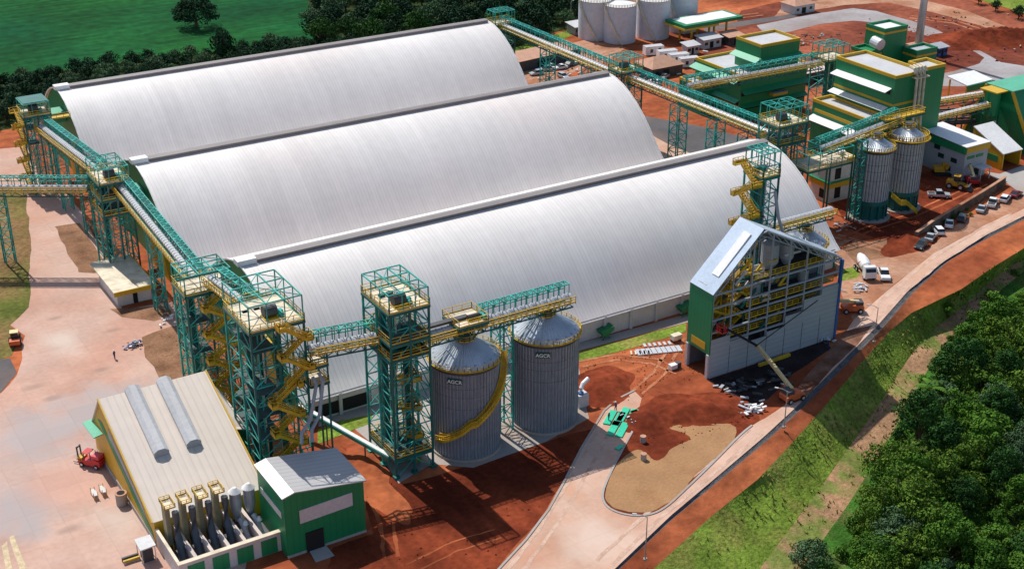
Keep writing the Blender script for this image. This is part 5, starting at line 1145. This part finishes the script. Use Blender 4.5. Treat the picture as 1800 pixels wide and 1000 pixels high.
for q in (-1, .8): box('foot', M['ltgrey'], t, c.x+q, c.x+q+.2, c.y-.2, c.y+.9, 0, .25)
# piles of material
def pile(name, label, px, n, size, spread, mats, cat='pile', flat=.3, group=None, kind=None, seed=1):
    rnd = random.Random(seed); c = G(*px); t = thing(name, label, cat, (c.x, c.y, 0), group)
    for mi, m in enumerate(mats):
        b = MB()
        for k in range(n//len(mats)):
            x, y = c.x+rnd.gauss(0, spread[0]), c.y+rnd.gauss(0, spread[1]); a = rnd.uniform(0, 3.14); l = size*rnd.uniform(.5, 1.4); w = size*rnd.uniform(.2, .5); z = rnd.uniform(.1, flat+.3)
            ux, uy = math.cos(a)*l/2, math.sin(a)*l/2
            b.beam((x-ux, y-uy, z+rnd.uniform(-.08, .25)), (x+ux, y+uy, z), w, size*.12+.05)
        b.build('piece', M[m], t)['kind'] = 'stuff'
    return t
pile('debris_pile', 'pile of blue and white crumpled packing on the yard', (234,609), 50, .6, (.75, .5), ['blue', 'white', 'dkgrey'], 'debris', .5)
pile('rubble_pile', 'dark rubble and scrap panels in the shade of the unfinished building', (1318,678), 54, 1.3, (3.6, 1.8), ['dkgrey', 'black', 'dkgrey', 'grey'], 'rubble', .5, seed=3)
pile('scrap_sheets', 'heap of crumpled silver sheets at the road edge', (1320,722), 36, 1.0, (1.3, .7), ['tin', 'white'], 'scrap', .5, seed=4)
pile('scrap_sheets', 'scattered silver scrap behind the concrete mixer truck', (1510,507), 24, .9, (1.6, 1.0), ['tin', 'ltgrey'], 'scrap', .3, seed=5)
pile('scrap_heap', 'loose beams and pipes on the ground beside the blue column', (1452,600), 16, 1.2, (.8, .6), ['tin', 'dkgrey'], 'scrap', .5, seed=9)
pile('rubble_pile', 'broken boards and bricks at the foot of the left far silo', (1482,398), 40, .8, (2.2, 1.5), ['palesoil', 'wallw', 'dkgrey'], 'rubble', .3, seed=6)
def stack(label, px, n, l, w, m, a, gap=1.0, group=None, h=.18, name='sheet_stack'):
    c = G(*px); t = thing(name, label, 'stack', (c.x, c.y, 0), group)
    u = Vector((math.cos(a), math.sin(a), 0)); v = Vector((-u.y, u.x, 0))
    for k in range(n):
        o = c+v*gap*(k-(n-1)/2); b = MB(); b.beam(o-u*l/2+Vector((0,0,h/2+.06)), o+u*l/2+Vector((0,0,h/2+.06)), w, h); b.build('sheet', M[m], t)
    return t
GSH = 'bright green roofing sheets on the road'
for px, l in (((1080,736), 'bright green sheet stack nearest the big silo'), ((1103,731), 'bright green sheet stack in the middle of the road group'), ((1086,755), 'bright green sheet stack lowest on the road')): stack(l, px, 2, 4.6, 1.2, 'greenplastic', R_(39), 1.5, GSH)
stack('small bright green sheet by the island tip', (1089,787), 1, 1.6, .8, 'greenplastic', R_(20), 1, GSH)
stack('short green sheet next to the grey scrap on the island edge', (1118,727), 1, 1.8, 1.4, 'greenplastic', R_(90), 1, GSH)
pile('scrap_heap', 'grey scrap beside the green sheets', (1116,745), 24, .6, (.4, 1.4), ['dkgrey', 'ltgrey'], 'scrap', .3, seed=8)
stack('row of silver panels laid out on the red soil', (1158,617), 9, 2.2, .8, 'tin', R_(70), .95, 'panels laid on the soil')
stack('second thinner row of panels behind the silver row', (1155,606), 6, 1.2, .5, 'ltgrey', R_(70), .95, 'panels laid on the soil')
stack('few thin bars lying left of the silver panel row', (1125,621), 5, 1.4, .3, 'cream', R_(60), .8, 'panels laid on the soil')
stack('yellow steel beam lying in front of the unfinished building', (1361,635), 1, 7.4, .5, 'yellow', 0.02, 1, None, .5, 'steel_beam')
c = G(1188, 600); t = thing('water_tank', 'cream box tank on dark feet near the grass strip', 'tank', (c.x, c.y, 0)); box('tank_box', M['cream'], t, c.x-1, c.x+1, c.y-.6, c.y+.6, .6, 1.5); 
for q in (-.9, .6): box('foot', M['dkgrey'], t, c.x+q, c.x+q+.3, c.y-.5, c.y+.5, 0, .6)
c = G(1184, 648); t = thing('site_generator', 'small white and grey generator on the soil by the green wall', 'generator', (c.x, c.y, 0)); box('housing', M['white'], t, c.x-.9, c.x+.5, c.y-.5, c.y+.5, .15, 1.0); box('engine', M['dkgrey'], t, c.x+.55, c.x+1.4, c.y-.4, c.y+.4, .15, 1.1)
for px, l in (((1130,777), 'concrete stump on the island, farther from the camera'), ((1131,808), 'concrete stump on the island, nearer to the camera')):
    c = G(*px); t = thing('concrete_ring', l, 'stump', (c.x, c.y, 0), 'concrete stumps on the island'); b = MB(); b.cyl((c.x, c.y), .48, 0, 1.1, 18); b.build('ring', M['concrete'], t); b = MB(); b.cyl((c.x, c.y), .5, 1.1, 1.2, 18); b.build('lid', M['tile'], t)
# street lamps and poles
def lamp(px, h, rz, label, arm=1.6):
    t = thing('street_lamp', label, 'lamp post', (0, 0, 0), 'street lamps along the road')
    b = MB(); b.cyl((0, 0), .11, 0, h, 10, r2=.06); b.build('pole', M['concrete'], t)
    b = MB(); b.tube([(0,0,h-.1),(arm*.5,0,h+.25),(arm,0,h+.3)], .05, 6); b.build('arm', M['concrete'], t)
    b = MB(); b.box(arm-.1, arm+.5, -.14, .14, h+.22, h+.36); b.build('lamp_head', M['ltgrey'], t)
    b = MB(); b.box(-.25,.25,-.25,.25,0,.3); b.build('foot', M['concrete'], t); place(t, px, rz)
lamp((1134,984), 7.4, R_(140), 'street lamp at the bottom road junction')
lamp((1536,602), 7.2, R_(130), 'street lamp beside the gutter near the shaded road')
lamp((1378,752), 7.0, R_(130), 'street lamp beside the gutter near the orange boom lift')
lamp((1003,49), 8.5, R_(20), 'lone lamp pole in front of the far wood', 1.0)
# people
def person(px, label, rz, shirt='cloth'):
    c = G(*px); me = bpy.data.meshes.new('person'); 
    V = [(0,0,.95),(0,0,1.2),(0,0,1.42),(0,0,1.55),(0,.02,1.68),(.1,0,.9),(.13,.06,.5),(.13,.03,.06),(.13,.16,.04),(-.1,0,.9),(-.13,-.06,.5),(-.13,-.12,.06),(-.13,.02,.04),(.2,0,1.4),(.27,.02,1.12),(.26,.12,.9),(-.2,0,1.4),(-.27,-.04,1.12),(-.27,.04,.88)]
    Ed = [(0,1),(1,2),(2,3),(3,4),(0,5),(5,6),(6,7),(7,8),(0,9),(9,10),(10,11),(11,12),(2,13),(13,14),(14,15),(2,16),(16,17),(17,18)]
    Rr = [.15,.15,.14,.06,.11,.1,.075,.05,.045,.1,.075,.05,.045,.07,.05,.035,.07,.05,.035]
    me.from_pydata(V, Ed, []); o = bpy.data.objects.new('person', me); C.objects.link(o)
    md = o.modifiers.new('skin', 'SKIN'); o.modifiers.new('sub', 'SUBSURF').levels = 1
    for i, s in enumerate(me.skin_vertices[0].data): s.radius = (Rr[i], Rr[i]); s.use_root = (i == 0)
    me.materials.append(M[shirt]); tag(o, label, 'person'); o.location = (c.x, c.y, .03); o.rotation_euler = (0, 0, rz)
    b = MB(); b.cyl((0, .02), .14, 1.7, 1.8, 12, r2=.09); h = b.build('helmet', M['white'], None); h.parent = o
person((202,631), 'person in dark work clothes walking across the yard paving', R_(30))
person((1082,722), 'person in dark clothes on the road left of the green sheets', R_(90))
person((1070,740), 'person standing on the road edge below the other one', R_(200), 'dkgrey')
person((1456,612), 'worker in blue clothes beside the blue corner column', R_(60))
# site camp in the back
def hut(px, w, d, h, label, roof='tile', wall='wallw', gable=True, rz=0, name='site_house'):
    t = thing(name, label, 'house', (0, 0, 0))
    b = MB(); b.box(-w/2, w/2, -d/2, d/2, 0, h); wo = b.build('wall', M[wall], t)
    e = .5; b = MB()
    if gable == 'hip':
        q = [(-w/2-e,-d/2-e,h),(w/2+e,-d/2-e,h),(w/2+e,d/2+e,h),(-w/2-e,d/2+e,h),(-w*.18,0,h+d*.24),(w*.18,0,h+d*.24)]
        b.add(q, [(0,1,5,4),(1,2,5),(2,3,4,5),(3,0,4),(3,2,1,0)])
    elif gable: b.prism([(-d/2-e, h), (0, h+d*.2), (d/2+e, h), (0, h-.02)], -w/2-e, w/2+e)
    else: b.slab([(-w/2-e,-d/2-e,h+.2),(w/2+e,-d/2-e,h+.2),(w/2+e,d/2+e,h+.8),(-w/2-e,d/2+e,h+.8)], .15)
    b.build('roof', M[roof], t)
    b = MB(); b.box(-w*.15, w*.05, -d/2-.06, -d/2-.005, .1, 2.1); b.build('door', M['black'], wo)
    for x in (-.35, .3): b = MB(); b.box(w*x-.6, w*x+.6, -d/2-.06, -d/2-.005, 1.1, 2.0); b.build('window', M['glass'], wo)
    place(t, px, rz); return t
hut((1402,20), 9, 7, 3.0, 'pale house with pinkish tiled roof beyond the far road', gable='hip')
hut((1157,128), 11, 9, 3.0, 'open house with a broad orange tiled roof behind the middle tower', gable='hip', wall='dkgrey')
hut((1612,96), 5, 4, 3.2, 'small round cornered hut with tan roof beside the chimney', gable='hip')
hut((950,112), 26, 7, 3.2, 'long brown roofed parking shed in front of the far wood', roof='tile', wall='dkgrey', gable=False, rz=.12, name='parking_shed')
hut((1245,82), 7, 4, 2.8, 'pale site cabin with dark windows behind the green block', roof='ltgrey', gable=False)
hut((1285,76), 6, 5, 2.6, 'brown roofed hut right of the pale site cabin', roof='tile', wall='dkgrey', gable=False)
hut((1213,94), 4.5, 3, 2.6, 'small beige cabin left of the pale site cabin', roof='ltgrey', wall='wallbeige', gable=False)
hut((1425,140), 10, 6, 3.2, 'tan roofed shed behind the slender lattice tower', roof='wallbeige', wall='dkgrey', gable=False)
hut((1017,58), 6, 5, 2.6, 'grey pump house at the left foot of the tanks', roof='ltgrey', wall='grey', gable=False)
hut((1650,97), 4, 3, 2.6, 'grey and blue cabin right of the small hut', roof='grey', wall='blue', gable=False)
def container(px, rz, m, label, l=6.1):
    t = thing('container', label, 'container', (0, 0, 0), 'white office containers')
    b = MB(); b.box(-l/2, l/2, -1.2, 1.2, .15, 2.7); bo = b.build('box', M[m], t)
    b = MB(); b.box(-l/2-.02, l/2+.02, -1.25, 1.25, 2.71, 2.8); b.build('roof', M['ltgrey'], t)
    b = MB(); b.box(-l*.25, -l*.1, -1.25, -1.205, .9, 2.0); b.box(l*.2, l*.35, -1.25, -1.205, .2, 2.2); b.build('window', M['glass'], bo); place(t, px, rz)
for px, l in (((1148,96), 'white office container at the left end of the camp row'), ((1172,104), 'white office container second from the left in the camp row'), ((1192,110), 'white office container third from the left in the camp row'), ((1210,117), 'white office container at the right end, touching the green block')):
    container(px, R_(-12), 'white', l)
rnd = random.Random(11)
pk = [(905,121),(918,119),(932,117),(958,125),(985,122),(1000,117),(968,120),(943,132),(1012,112),(990,138),(1130,140),(1150,148),(1168,138)]
ld = ['parked under the brown shed roof, left end','in the camp lot beside the first gallery support','in the camp lot behind the first gallery support','standing alone in the middle of the camp lot','right of the lone camp lot car','at the right of the camp lot by the second support','behind the lone camp lot car','nearest the middle warehouse ridge in the camp lot','at the far right of the camp lot','below the second gallery support','under the orange tiled roof edge','in front of the orange tiled house','right of the orange tiled house']
for i, (px, l) in enumerate(zip(pk, ld)):
    p = ['carw','cars','card','cars','carw','card','carw','cars','carw','cars','carw','carw','cars'][i]
    place(car('hatch' if i % 2 else 'sedan', p, {'carw':'white','cars':'silver','card':'dark'}[p]+' car '+l, 'cars in the site camp'), px, rnd.uniform(0, 6))
pile('scrap_heap', 'scattered pipes and crates on the soil behind the green blocks', (1400,75), 40, 1.3, (8, 3), ['dkgrey', 'concrete', 'dirt'], 'scrap', .4, seed=21)
pile('scrap_heap', 'building scrap along the camp row', (1240,110), 40, 1.4, (8, 4), ['white', 'dkgrey'], 'scrap', .5, seed=22)
pile('scrap_heap', 'white bags and boards beside the far loop road', (1650,38), 18, 1.1, (12, 6), ['concrete', 'dkgrey'], 'scrap', .4, seed=23)
pile('scrap_heap', 'scrap on the red bank at the far right', (1770,72), 24, 1.1, (6, 4), ['concrete', 'blue', 'dkgrey'], 'scrap', .5, seed=24)
pile('scrap_heap', 'boards and pipes on the camp soil by the middle warehouse ridge', (985,135), 36, 1.0, (8, 3), ['wallbeige', 'dkgrey', 'white'], 'scrap', .4, seed=25)
pile('scrap_heap', 'loose steel left under the first gallery', (300,560) , 18, .8, (1.2, 1.5), ['ltgrey', 'white'], 'scrap', .4, seed=26)
# retaining wall above the parked cars
t = thing('retaining_wall', 'rough brown stone retaining wall above the parked cars', 'wall', (G(1700,375).x, G(1700,375).y, 0))
b = MB(); WP = [(1612,424),(1640,404),(1680,380),(1720,356),(1752,336),(1768,325)]
for p, q in zip(WP, WP[1:]):
    A = G(*p); B = G(*q); b.slab([A, B, B+Vector((0,.3,1.9)), A+Vector((0,.3,1.9))], .6)
b.build('wall', mat('rough_stone', (.17, .12, .085), 1, .3, .5, col2=(.10, .07, .045), s2=.3, fine=.3, bump=1, bscale=1.5), t)
b = MB()
for p, q in zip(WP, WP[1:]): b.beam(G(*p)+Vector((0,.45,1.95)), G(*q)+Vector((0,.45,1.95)), .7, .16)
b.build('coping', M['palesoil'], t)
# ------------------------------------------------------------------ loose clods and weeds
def inside_(p, poly):
    r = False; j = len(poly)-1
    for i in range(len(poly)):
        if (poly[i].y > p[1]) != (poly[j].y > p[1]) and p[0] < (poly[j].x-poly[i].x)*(p[1]-poly[i].y)/(poly[j].y-poly[i].y)+poly[i].x: r = not r
        j = i
    return r
def clods(px, n, size, m, label, seed, zmax=.0):
    rq = random.Random(seed); poly = [G(*p) for p in px]; xs = [p.x for p in poly]; ys = [p.y for p in poly]; b = MB(); k = 0
    while k < n:
        x, y = rq.uniform(min(xs), max(xs)), rq.uniform(min(ys), max(ys))
        if noise.noise((x*.22, y*.22, seed)) < rq.uniform(-.5, .25): k += .2; continue
        if not inside_((x, y), poly): k += .02; continue
        s_ = size*rq.uniform(.25, 1)**1.8*.95; z = .03; j = lambda: rq.uniform(.7, 1.2)*s_
        b.add([(x-j(),y,z),(x,y-j(),z),(x+j(),y,z),(x,y+j(),z),(x+rq.uniform(-.3,.3)*s_,y,z+j()*.9)], [(0,1,4),(1,2,4),(2,3,4),(3,0,4)]); k += 1
    tag(b.build('soil_clods', M[m], None), label, 'soil', kind='stuff')
clods([(1015,640),(1190,590),(1235,660),(1150,690),(1060,720),(1030,690)], 420, .26, 'soil', 'loose red clods on the soil left of the unfinished building', 61)
clods([(1140,715),(1110,765),(1200,790),(1300,750),(1340,735),(1240,700)], 300, .28, 'darksoil', 'dark clods on the soil part of the island', 62)
clods([(605,790),(705,860),(1000,770),(1010,800),(900,960),(840,1020),(580,1020),(650,940)], 520, .24, 'darksoil', 'dark clods on the damp soil before the silos', 63)
clods([(1440,335),(1640,300),(1760,322),(1620,425),(1500,405)], 300, .35, 'soil', 'clods on the terrace of the far silos', 64)
clods([(1380,80),(1700,20),(1800,60),(1800,110),(1500,110)], 260, .7, 'farsoil', 'rough clods on the far earthworks', 65)
clods([(255,592),(312,574),(338,600),(345,650),(288,668)], 150, .22, 'dirt', 'clods on the brown bed beside the stair tower', 66)
clods([(1110,790),(1205,765),(1310,750),(1205,855),(1110,900),(1065,870)], 110, .13, 'sand', 'small lumps on the tan sand', 67)
rq = random.Random(71); b = MB()
for k in range(1500):
    i = rq.randrange(1, len(L2)-3); u = rq.random(); v = rq.random()**1.0
    A = L2[i].lerp(L2[i+1], u); B = L3[i].lerp(L3[i+1], u); D = L4[i].lerp(L4[i+1], u); q_ = v*1.5; p = A.lerp(B, q_) if q_ < 1 else B.lerp(D, (q_-1)*2)
    if noise.noise(p*.15) < -.05+.3*(rq.random()-.5): continue
    s_ = rq.uniform(.12, .34); z = p.z+noise.noise(p*.22)*.4-.05
    for q in range(4):
        a = rq.uniform(0, 6.28); dx, dy = math.cos(a)*s_, math.sin(a)*s_
        b.add([(p.x-dy*.4,p.y+dx*.4,z),(p.x+dy*.4,p.y-dx*.4,z),(p.x+dx+dy*.25,p.y+dy-dx*.25,z+s_*1.3),(p.x+dx-dy*.25,p.y+dy+dx*.25,z+s_*1.3)], [(0,1,2,3)])
tag(b.build('weed_tufts', leafmat('weed_green', (.18, .26, .04), (.24, .24, .06)), None), 'low weed tufts over the grass slope and path', 'grass', kind='stuff')
# ------------------------------------------------------------------ trees
def blobs(seed, R, H, z0, nb, rb, leaf, per, mname, spread=1.):
    rnd = random.Random(seed); vs_, fs_ = [], []
    cents = []
    for k in range(nb*30):
        if len(cents) >= nb: break
        a = rnd.uniform(0, 6.28); rr = math.sqrt(rnd.random())*R*.85; u = rr/R
        zt = z0+(H-z0)*(1-.62*u*u); z = zt-rnd.random()**1.6*(H-z0)*.6-rb*.4
        p = Vector((rr*math.cos(a), rr*math.sin(a), max(z0, z)))
        if all((p-q).length > rb*.62 for q in cents): cents.append(p)
    for c in cents:
        s = rb*rnd.uniform(.65, 1.2)
        for i in range(per):
            th = rnd.uniform(0, 6.28); cz = rnd.uniform(-.45, 1.0); sz = math.sqrt(max(0, 1-cz*cz))
            n = Vector((sz*math.cos(th), sz*math.sin(th), cz)); p = c+Vector((n.x*s, n.y*s, n.z*s*.8))*rnd.uniform(.72, 1.08)
            n2 = (n+Vector((rnd.gauss(0,.3), rnd.gauss(0,.3), rnd.gauss(0,.25)))).normalized()
            t1 = n2.orthogonal().normalized(); t1.rotate(Matrix.Rotation(rnd.uniform(0, 6.28), 3, n2)); t2 = n2.cross(t1)
            l = leaf*rnd.uniform(.6, 1.3); o = len(vs_)
            vs_ += [tuple(p+t1*l*.5), tuple(p+t2*l*.3+n2*l*.08), tuple(p-t1*l*.5), tuple(p-t2*l*.3+n2*l*.08)]; fs_.append((o, o+1, o+2, o+3))
    me = bpy.data.meshes.new('crown'); me.from_pydata(vs_, [], fs_); me.update(); return me, cents
def trunkmesh(cents, z0, r, seed):
    rnd = random.Random(seed); b = MB(); b.tube([(0,0,-.8),(.05,.02,z0*.5),(0,.05,z0+.6)], [r*1.3, r, r*.75], 8)
    for c in rnd.sample(cents, min(7, len(cents))): b.tube([(0,.05,z0*.8), tuple(Vector((0,0,z0+.3)).lerp(c, .55)+Vector((0,0,-.2))), tuple(c)], [r*.6, r*.4, r*.15], 5)
    me = bpy.data.meshes.new('trunk'); me.from_pydata(b.v, [], b.f); me.materials.append(M['trunk']); return me
KIND = {}
def kind(key, seed, R, H, z0, nb, rb, leaf, per, lm):
    me, ce = blobs(seed, R, H, z0, nb, rb, leaf, per, key); me.materials.append(lm); KIND[key] = (me, trunkmesh(ce, z0, R*.06+.06, seed), H, R)
kind('a', 1, 3.6, 9.0, 2.6, 46, .95, .40, 95, LEAF[0]); kind('b', 2, 3.2, 8.0, 1.6, 30, 1.05, .36, 110, LEAF[1]); kind('c', 3, 4.2, 9.0, 3.2, 60, .9, .34, 100, LEAF[2])
kind('d', 4, 3.6, 11.0, 3.0, 44, 1.0, .40, 95, LEAF[3]); kind('e', 5, 2.6, 6.0, 1.2, 30, .8, .34, 95, LEAF[0]); kind('f', 6, 4.6, 10.0, 4.2, 40, 1.2, .42, 105, LEAF[1])
kind('far1', 7, 4.5, 8.5, 2.0, 26, 1.7, .8, 45, LEAF[4]); kind('far2', 8, 3.8, 7.0, 1.6, 22, 1.5, .75, 45, LEAF[4]); kind('far3', 9, 5.0, 9.5, 2.4, 30, 1.8, .8, 45, LEAF[3])
kind('far4', 14, 4.0, 7.5, 1.6, 24, 1.5, .7, 45, LEAF[2]); kind('bush', 10, 1.5, 2.0, .3, 14, .6, .34, 45, LEAF[0]); kind('lone', 12, 8.0, 11.0, 2.8, 60, 2.1, .8, 60, LEAF[4]); kind('pale', 13, 3.4, 4.8, .8, 30, 1.05, .4, 80, LEAF[2])
def tree(key, loc, s, rz, label, group, cat='tree', name='broadleaf_tree', sz=None):
    me, tm, H, R = KIND[key]; t = thing(name, label, cat, loc, group); t.scale = (s, s, sz or s); t.rotation_euler = (0, 0, rz)
    for n, d in (('crown', me), ('trunk', tm)): o = bpy.data.objects.new(n, d); C.objects.link(o); o.parent = t
    if key in 'abcdef': t.scale = (s*rnd.uniform(.85, 1.15), s*rnd.uniform(.85, 1.15), s*rnd.uniform(.85, 1.2))
    return t
def inside(p, poly):
    r = False; j = len(poly)-1
    for i in range(len(poly)):
        if (poly[i].y > p.y) != (poly[j].y > p.y) and p.x < (poly[j].x-poly[i].x)*(p.y-poly[i].y)/(poly[j].y-poly[i].y)+poly[i].x: r = not r
        j = i
    return r
def scatter(px, z, dmin, n, seed):
    rnd = random.Random(seed); poly = [G(*p, z) for p in px]; xs = [p.x for p in poly]; ys = [p.y for p in poly]; out = []
    for k in range(n*60):
        if len(out) >= n: break
        p = Vector((rnd.uniform(min(xs), max(xs)), rnd.uniform(min(ys), max(ys)), z))
        if inside(p, poly) and all((p-q).length > dmin for q in out): out.append(p)
    return out
rnd = random.Random(5)
LAB = {'a': 'mid green broadleaf tree in the wood below the slope', 'b': 'small yellow green tree in the wood below the slope', 'c': 'pale grey green rounded tree in the wood below the slope', 'd': 'tall dark green tree in the wood below the slope', 'e': 'low mid green tree in the wood below the slope', 'f': 'large yellow green tree in the wood below the slope'}
FOR = [(1812,540),(1755,592),(1700,650),(1655,705),(1625,765),(1590,830),(1558,890),(1530,950),(1505,1010),(1485,1090),(1560,1140),(1900,1130),(1900,800),(1870,560)]
for p in scatter(FOR, -8, 4.5, 132, 3):
    k = rnd.choices('abcdef', (5, 4, 2, 4, 3, 3))[0]
    tree(k, (p.x, p.y, -8.4), rnd.uniform(.8, 1.25), rnd.uniform(0, 6.28), LAB[k], 'wood below the grass slope, '+{'a':'mid green','b':'small yellow green','c':'grey green','d':'dark','e':'low','f':'large yellow green'}[k]+' trees')
for px, k, s, l in (((1745,760),'c',1.15,'large pale grey green tree standing out in the middle of the wood'), ((1650,690),'d',.8,'dark tree with bare lower stem at the wood corner nearest the path'),
                    ((1425,1000),'pale',1.0,'pale silvery bush at the bottom photo edge beside the path'), ((1660,565),'b',.55,'single small tree on the red bank above the wood')):
    tree(k, G(*px, -7.4), s, 1.0, l, None, 'tree' if k != 'pale' else 'bush')
BUS = [(1480,975),(1500,930),(1530,870),(1560,820),(1585,775),(1612,720),(1628,678),(1645,640),(1672,600),(1710,560),(1745,525),(1780,490),(1700,610),(1660,660),(1625,760),(1580,850),(1545,905),(1470,1010)]
for i, px in enumerate(BUS):
    p = G(px[0]+rnd.uniform(-6, 6), px[1]+rnd.uniform(-6, 6), -7.2); tree('bush', (p.x, p.y, -7.3), rnd.uniform(.6, 1.3), rnd.uniform(0, 6), 'low green bush at the edge of the wood beside the path', 'bushes between path and wood', 'bush', 'bush')
for i, px in enumerate([(1698,488),(1722,470),(1745,462),(1762,445),(1715,455),(1668,545),(1735,490),(1690,520),(1770,475)]):
    p = G(*px, -2.5); tree('bush', (p.x, p.y, -2.9), rnd.uniform(.35, .7), rnd.uniform(0, 6), 'tiny green shrub on the red bank below the road', 'shrubs on the red bank', 'bush', 'bush')
for i, px in enumerate([(1660,392),(1676,385),(1688,378),(1700,370),(1706,380)]):
    p = G(*px); tree('bush', (p.x, p.y, 0), rnd.uniform(.3, .5), rnd.uniform(0, 6), 'small weed clump at the foot of the stone wall', 'weeds at the stone wall', 'bush', 'bush')
HED = [(-60,160),(0,148),(60,143),(110,134),(170,125),(230,117),(290,112),(340,106),(390,101),(440,94),(500,85),(560,77),(600,80),(600,105),(500,112),(400,128),(300,142),(200,158),(120,170),(90,190),(40,215),(-60,235)]
for p in scatter(HED, 0, 4.0, 130, 8):
    k = rnd.choice(('far1', 'far2', 'far4', 'far2')); tree(k, p, rnd.uniform(.45, .78), rnd.uniform(0, 6), {'far1': 'dark rounded tree in the tree belt between the field and the farthest warehouse', 'far2': 'small dark tree in the tree belt between the field and the farthest warehouse', 'far4': 'greyish tree in the tree belt between the field and the farthest warehouse'}[k], 'tree belt along the green field, '+{'far1':'rounded','far2':'small','far4':'greyish'}[k]+' trees', name='belt_tree')
WOOD = [(560,92),(548,60),(538,10),(534,-25),(1030,-25),(1030,20),(1000,50),(950,66),(900,84),(850,70),(700,100)]
for p in scatter(WOOD, 0, 6.6, 104, 9):
    k = rnd.choice(('far1', 'far2', 'far3', 'far1', 'far4')); tree(k, p, rnd.uniform(.8, 1.2), rnd.uniform(0, 6), {'far1': 'dark rounded tree in the far wood at the top', 'far2': 'small dark tree in the far wood at the top', 'far3': 'tall dark tree in the far wood at the top', 'far4': 'greyish tree in the far wood at the top'}[k], 'far wood at the top, '+{'far1':'rounded','far2':'small','far3':'tall','far4':'greyish'}[k]+' trees')
def palm(px, z, h, label):
    c = G(*px, z); t = thing('palm_tree', label, 'palm', (c.x, c.y, z-.5)); rnd = random.Random(int(px[0]))
    b = MB(); b.tube([(0,0,0),(.2,.1,h*.5),(.1,.3,h)], [.22,.16,.13], 8); m_ = bpy.data.meshes.new('trunk'); m_.from_pydata(b.v, [], b.f); m_.materials.append(M['trunk']); o = bpy.data.objects.new('trunk', m_); C.objects.link(o); o.parent = t
    b = MB()
    for k in range(16):
        a = k*2.4; el = rnd.uniform(.1, .9); pr = Vector((.1,.3,h)); dr = Vector((math.cos(a)*math.cos(el), math.sin(a)*math.cos(el), math.sin(el))); sd_ = Vector((-math.sin(a), math.cos(a), 0))
        for q in range(8):
            nx = pr+dr*.42; dr = (dr+Vector((0,0,-.17))).normalized(); l = .75*math.sin(.4+q*.33)
            for s_ in (-1, 1): b.add([pr, nx, nx+sd_*s_*l+Vector((0,0,-.18)), pr.lerp(nx, .3)+sd_*s_*l*.9+Vector((0,0,-.16))], [(0,1,2,3)])
            pr = nx
    m_ = bpy.data.meshes.new('crown'); m_.from_pydata([tuple(v) for v in b.v], [], b.f); m_.materials.append(LEAF[0]); o = bpy.data.objects.new('crown', m_); C.objects.link(o); o.parent = t
palm((1632,735), -7.5, 6.5, 'palm with drooping fronds at the front edge of the wood')
palm((1545,868), -7.5, 4.5, 'small palm at the wood edge below the path bend')
tree('lone', G(346,48), .95, 2., 'lone broad dark tree standing in the green field', None)
tree('far2', G(393,106), 1.0, 1., 'slim dark tree rising out of the tree belt', None, sz=1.35)
for px, s in (((1720,8),1),((1750,20),.9),((1790,34),1.1),((1830,46),1.)): tree('far2', G(*px), s*.6, s, 'small tree along the far right field edge', 'trees at the far right field edge')
